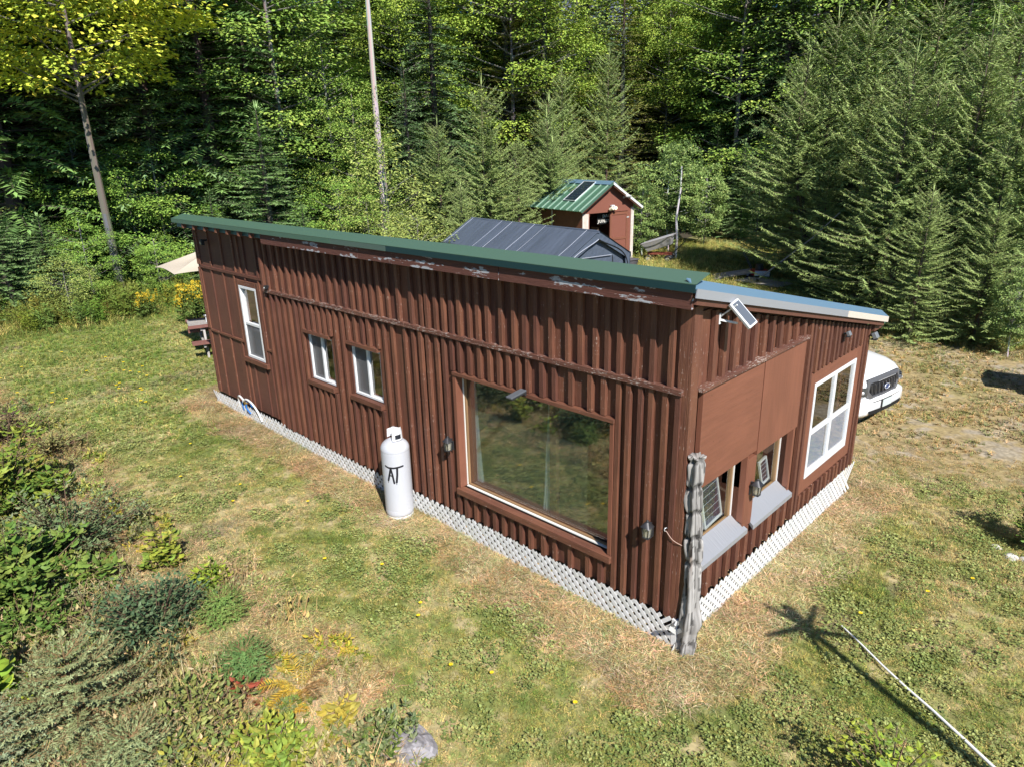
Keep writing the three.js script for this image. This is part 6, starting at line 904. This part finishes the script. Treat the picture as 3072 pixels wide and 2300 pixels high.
// ---------------------------------------------------------------- grass
{
  const fwd = V(0, 0, -1).applyEuler(camera.rotation), rgt = V(1, 0, 0).applyEuler(camera.rotation), upv = V(0, 1, 0).applyEuler(camera.rotation), tv = Math.tan(57.83 * Math.PI / 360), th = tv * 1024 / 766;
  const seen = (x, z, m) => { const d = V(x, 0, z).sub(camera.position), Z = d.dot(fwd); return Z > 0.5 && Math.abs(d.dot(rgt)) < Z * th + m && Math.abs(d.dot(upv)) < Z * tv + m; };
  const T = [[1, 1, 1], [1.2, 1.08, 0.85], [0.78, 1.0, 0.75], [1.45, 1.2, 1.1], [0.62, 0.9, 0.6]];
  // patches of blades; a: half size of the patch, lay: how far blades lie down
  const patch = (seed, n, a, len, wid, lay, tones) => { reseed(seed); const mb = new MB(); let tx = 0, tz = 0, tone = T[0], tl = 1; for (let i = 0; i < n; i++) { if (i % 7 === 0) { tx = rr(-a, a); tz = rr(-a, a); const lum = rr(0.45, 1.5); tone = tones[Math.floor(rnd() * tones.length)].map((q) => q * lum); tl = rr(0.6, 1.3); } const x = tx + rr(-0.022, 0.022), z = tz + rr(-0.022, 0.022), q = rr(0, 6.28), l = len * tl * rr(0.6, 1.25), ly = lay * rr(0.5, 1.3), d = norm([Math.cos(q) * ly, 1, Math.sin(q) * ly]), s = [-Math.sin(q + rr(-0.8, 0.8)), 0, Math.cos(q + rr(-0.8, 0.8))], c = jit(tone, 0.2), w = wid * rr(0.7, 1.3), m = [x + d[0] * l * 0.55, d[1] * l * 0.6, z + d[2] * l * 0.55], t = [x + d[0] * l * 1.15, d[1] * l * 0.8, z + d[2] * l * 1.15]; mb.tri([x - s[0] * w, -0.01, z - s[2] * w], [x + s[0] * w, -0.01, z + s[2] * w], m, c); mb.tri([m[0] - s[0] * w * 0.7, m[1], m[2] - s[2] * w * 0.7], [m[0] + s[0] * w * 0.7, m[1], m[2] + s[2] * w * 0.7], t, c); } return mb.geo(); };
  const spread = (name, label, geos, cell, limit, fn) => { const sets = geos.map(() => []); for (let x = -24; x < 5.5; x += cell) for (let z = -26; z < 6; z += cell) { const px = x + rr(-0.5, 0.5) * cell, pz = z + rr(-0.5, 0.5) * cell, dist = Math.hypot(px - camera.position.x, pz - camera.position.z); if (dist < limit[0] || dist >= limit[1] || !seen(px, pz, 0.8) || insideCabin(px, pz, 0.06)) continue; const r = fn(px, pz); if (r) sets[Math.floor(rnd() * geos.length)].push([px, pz, r]); }
    const g = new THREE.Group(); g.name = name; tag(g, label, 'grass', null, 'stuff'); scene.add(g); const o = new THREE.Object3D(), col = new THREE.Color(); sets.forEach((l, i) => { const m = new THREE.InstancedMesh(geos[i], M.grass, l.length); m.name = 'blades'; m.userData.kind = 'stuff'; l.forEach(([x, z, [sc, sy, c]], j) => { o.position.set(x, groundY(x, z), z); o.rotation.set(0, rr(0, 6.28), 0); o.scale.set(sc, sy, sc); o.updateMatrix(); m.setMatrixAt(j, o.matrix); m.setColorAt(j, col.setRGB(...c)); }); m.receiveShadow = m.castShadow = true; g.add(m); }); };
  
  reseed(3000); const lawn = [0, 1, 2, 3].map((i) => patch(3001 + i, 420, 0.17, 0.045, 0.0042, 1.3, T)), straw = [0, 1, 2].map((i) => patch(3101 + i, 280, 0.18, 0.13, 0.0036, 2.4, T)), tall = [0, 1, 2].map((i) => patch(3201 + i, 120, 0.24, 0.30, 0.006, 0.7, T)), coarse = [0, 1, 2].map((i) => patch(3301 + i, 420, 0.36, 0.07, 0.009, 1.1, T));
  const tint = (x, z, k) => groundColor(x, z).map((q) => q * k * 1.12);
  reseed(3010); spread('lawn_grass', 'short patchy mown grass of the lawn', lawn, 0.22, [0, 12.5], (x, z) => { if (strawAt(x, z) > 0.6 || roughAt(x, z) > 0.7 || (driveAt(x, z) > 0.7 && rnd() < 0.45)) return null; const lush = fbm(x * 0.9, z * 0.9, 2, 88); return [rr(0.9, 1.2), (0.7 + 0.9 * sstep(0.5, 0.75, lush)) * rr(0.8, 1.2), tint(x, z, rr(0.85, 1.15))]; });
  const clover = [0, 1, 2].map((i) => { reseed(3401 + i); const mb = new MB(); for (let j = 0; j < 70; j++) { const a = rr(0, 6.28), r = 0.09 * Math.sqrt(rnd()), d = norm([Math.cos(a + rr(-1, 1)), rr(-0.2, 0.5), Math.sin(a + rr(-1, 1))]), L = rr(0.016, 0.032); mb.leaf([Math.cos(a) * r, rr(0.012, 0.05), Math.sin(a) * r], d, norm(cross(d, [rr(-0.5, 0.5), 1, rr(-0.5, 0.5)])), L, L * 0.85, jit([1, 1, 1], 0.35), -0.1); } return mb.geo(); });
  reseed(3015); spread('lawn_clover', 'low clover and broad-leaved weeds scattered in the lawn', clover, 0.15, [0, 14], (x, z) => { const n = fbm(x * 1.6 + 7, z * 1.6, 3, 89); if (n < 0.36 + 0.36 * rnd() || strawAt(x, z) > 0.8 || roughAt(x, z) > 0.8 || driveAt(x, z) > 0.6) return null; const c = mix3([0.16, 0.205, 0.055], [0.32, 0.33, 0.11], rnd()); return [rr(0.6, 1.4), rr(0.7, 1.3), c]; });
  reseed(3020); spread('far_grass', 'lawn grass farther off around the cabin', coarse, 0.42, [12.5, 36], (x, z) => { const f = forestAt(x, z); if (f > 0.6 || strawAt(x, z) > 0.7 || (driveAt(x, z) > 0.7 && rnd() < 0.5)) return null; return [rr(0.9, 1.25), rr(0.7, 1.2) * (f > -1.5 ? 2.2 : 1), tint(x, z, rr(0.85, 1.15))]; });
  reseed(3030); spread('dead_grass', 'dead brown grass along the walls and in the rough corner', straw, 0.17, [0, 18], (x, z) => { const s = strawAt(x, z), r = roughAt(x, z); if (Math.max(s, r) < 0.35 + 0.3 * rnd()) return null; const d = mix3([0.29, 0.20, 0.105], [0.56, 0.44, 0.27], rnd()); return [rr(0.85, 1.2), rr(0.6, 1.25) * (r > s ? 1.1 : 0.9), d.map((q) => q * rr(0.9, 1.2))]; });
  reseed(3040); spread('tall_grass', 'tall yellowish grass and weeds at the edge of the wood', tall, 0.36, [15, 40], (x, z) => { const f = forestAt(x, z), shed = x > -16.5 && x < -5 && z < -15.2 && z > -27; if (!(f > -1.3 && f < 1.5) && !(shed && rnd() < 0.75)) return null; const c = mix3([0.22, 0.26, 0.06], [0.44, 0.39, 0.15], rnd()); return [rr(0.9, 1.3), rr(0.6, 1.4), c]; });
}
// weeds at the foot of the left-hand wood, goldenrod beside the table
{ const mk = (seed, top) => { reseed(seed); const mb = new MB(); for (let i = 0; i < 26; i++) { const x = rr(-0.35, 0.35), z = rr(-0.35, 0.35), h = rr(0.45, 0.9); mb.tube([[x, 0, z], [x + rr(-0.08, 0.08), h, z + rr(-0.08, 0.08)]], 0.006, 0.003, 3, [0.12, 0.15, 0.04]); for (let j = 0; j < 16; j++) { const y = h * rr(0.15, 0.95), d = norm([rr(-1, 1), rr(-0.2, 0.6), rr(-1, 1)]); mb.leaf([x, y, z], d, norm(cross(d, [0, 1, 0.1])), 0.13, 0.04, jit([0.12, 0.18, 0.04], 0.3)); } if (top) for (let j = 0; j < 14; j++) { const d = norm([rr(-1, 1), rr(0.2, 1), rr(-1, 1)]); mb.leaf([x, h - 0.02 * j * rnd(), z], d, norm(cross(d, [0.2, 1, 0])), 0.07, 0.04, jit(top, 0.2)); } } return mb.geo(); };
  const gold = mk(91, [0.50, 0.36, 0.03]), plain = mk(92, null); reseed(93);
  const W = new THREE.InstancedMesh(plain, M.leaf, 150), o = new THREE.Object3D(), c = new THREE.Color(); W.name = 'edge_weeds'; let n = 0; while (n < 150) { const x = rr(-22, -17), z = rr(-6, 3.5), f = forestAt(x, z); if (f < -0.9 || f > 1.2) continue; o.position.set(x, groundY(x, z), z); o.rotation.y = rr(0, 6.3); o.scale.setScalar(rr(0.5, 1.15)); o.updateMatrix(); W.setMatrixAt(n, o.matrix); W.setColorAt(n, c.setRGB(rr(0.9, 1.6), rr(0.9, 1.3), rr(0.7, 1.1))); n++; } tag(W, 'leafy weeds along the foot of the left-hand wood', 'weeds', null, 'stuff'); scene.add(W);
  [[-17.6, -2.6, 1.3, 'goldenrod clump in yellow bloom beside the umbrella'], [-18.3, -3.3, 1.2, 'goldenrod clump behind the one nearest the umbrella'], [-19.2, -1.9, 0.9, 'short goldenrod clump by the maple trunk foot']].forEach(([x, z, s, label]) => { const m = part(numbered('goldenrod'), gold, M.leaf, scene, [x, groundY(x, z), z]); m.scale.setScalar(s); tag(m, label, 'wildflower', 'goldenrod at the edge of the wood'); }); }
// low mixed weeds and dry stalks all over the rough corner
{ const mk = (seed, hgt, n, leafy, cs) => { reseed(seed); const mb = new MB(); for (let i = 0; i < n; i++) { const x = rr(-0.16, 0.16), z = rr(-0.16, 0.16), h = hgt * rr(0.4, 1.1), lx = rr(-0.5, 0.5) * h, lz = rr(-0.5, 0.5) * h, c = cs[Math.floor(rnd() * cs.length)]; mb.tube([[x, 0, z], [x + lx * 0.4, h * 0.6, z + lz * 0.4], [x + lx, h, z + lz]], 0.003, 0.0015, 3, jit(c, 0.3)); for (let j = 0; j < leafy; j++) { const t = rr(0.2, 1), d = norm([rr(-1, 1), rr(-0.1, 0.7), rr(-1, 1)]), L = rr(0.025, 0.065); mb.leaf6([x + lx * t * t, h * t, z + lz * t * t], d, norm(cross(d, [rr(-0.4, 0.4), 1, rr(-0.4, 0.4)])), L, L * 0.5, jit(cs[Math.floor(rnd() * cs.length)], 0.3), 0.2); } } return mb.geo(); };
  const kinds = [mk(501, 0.22, 16, 14, [[0.15, 0.21, 0.05], [0.21, 0.26, 0.07], [0.28, 0.28, 0.09]]), mk(502, 0.30, 22, 1, [[0.40, 0.31, 0.17], [0.32, 0.23, 0.12], [0.26, 0.25, 0.10]]), mk(503, 0.26, 12, 18, [[0.17, 0.20, 0.09], [0.24, 0.24, 0.12], [0.13, 0.18, 0.06]]), mk(504, 0.14, 16, 12, [[0.16, 0.22, 0.03], [0.28, 0.29, 0.05], [0.34, 0.28, 0.05]])];
  const far = new THREE.Group(); far.name = 'rough_weeds'; tag(far, 'tangled weeds and dry stalks over the rough lower left corner', 'weeds', null, 'stuff'); scene.add(far); reseed(505); const lists = kinds.map(() => []);
  for (let i = 0; i < 5200; i++) { const x = rr(-13, -0.4), z = rr(2.1, 6), r = roughAt(x, z), back = sstep(3.1, 4.4, z + (x + 3) * 0.03); if (r < 0.5 || rnd() > 0.10 + 0.8 * back) continue; const n = fbm(x * 1.1, z * 1.1, 2, 507), k = n > 0.56 ? 0 : n < 0.44 ? 1 : rnd() < 0.5 ? 2 : 3; lists[rnd() < 0.75 ? k : Math.floor(rr(0, 4))].push([x, z]); }
  kinds.forEach((ge, k) => { const m = new THREE.InstancedMesh(ge, M.leaf, lists[k].length), o = new THREE.Object3D(), c = new THREE.Color(); m.name = 'weed_stems'; m.userData.kind = 'stuff'; lists[k].forEach(([x, z], j) => { o.position.set(x, groundY(x, z) - 0.01, z); o.rotation.y = rr(0, 6.3); o.scale.setScalar(rr(0.6, 1.25)); o.updateMatrix(); m.setMatrixAt(j, o.matrix); const l = rr(0.75, 1.3); m.setColorAt(j, c.setRGB(l * rr(0.9, 1.2), l, l * rr(0.8, 1.1))); }); m.castShadow = m.receiveShadow = true; far.add(m); }); }
// yellow flowers in the lawn
{ reseed(95); const mb = new MB(); for (let i = 0; i < 12; i++) { const a = i / 12 * 6.28, d = norm([Math.cos(a), 0.35, Math.sin(a)]); mb.leaf([0, 0.05, 0], d, norm(cross(d, [0, 1, 0])), 0.022, 0.012, [0.78, 0.55, 0.02]); } const head = mb.geo(), stem = new THREE.CylinderGeometry(0.002, 0.002, 0.06, 5), sm = std([0.13, 0.2, 0.05], 0.8);
  const spots = [[-2.3, 1.35], [-2.15, 1.5], [-1.35, 1.75], [-1.0, 1.55], [-3.2, 1.2], [-3.8, 1.6], [-5.2, 1.0], [-6.0, 1.7], [-6.4, 1.4], [-7.3, 1.9], [-8.4, 1.3], [1.6, -2.6], [1.2, -1.7], [1.9, -3.2], [-0.2, 1.3]]; for (let i = 0; i < 26; i++) spots.push([rr(-16.5, -10.8), rr(0.2, 3.0)]);
  for (const [x, z] of spots) { const g = thing('yellow_flower', 'small yellow flower in the mown grass', 'flower', [x, groundY(x, z) + 0.005, z], rr(0, 6), 'yellow flowers dotted over the lawn'); const s = x < -10 ? 1.6 : 1.15; g.scale.setScalar(s); part('head', head, M.leaf, g); part('stem', stem, sm, g, [0, 0.025, 0]); } }

renderer.render(scene, camera);
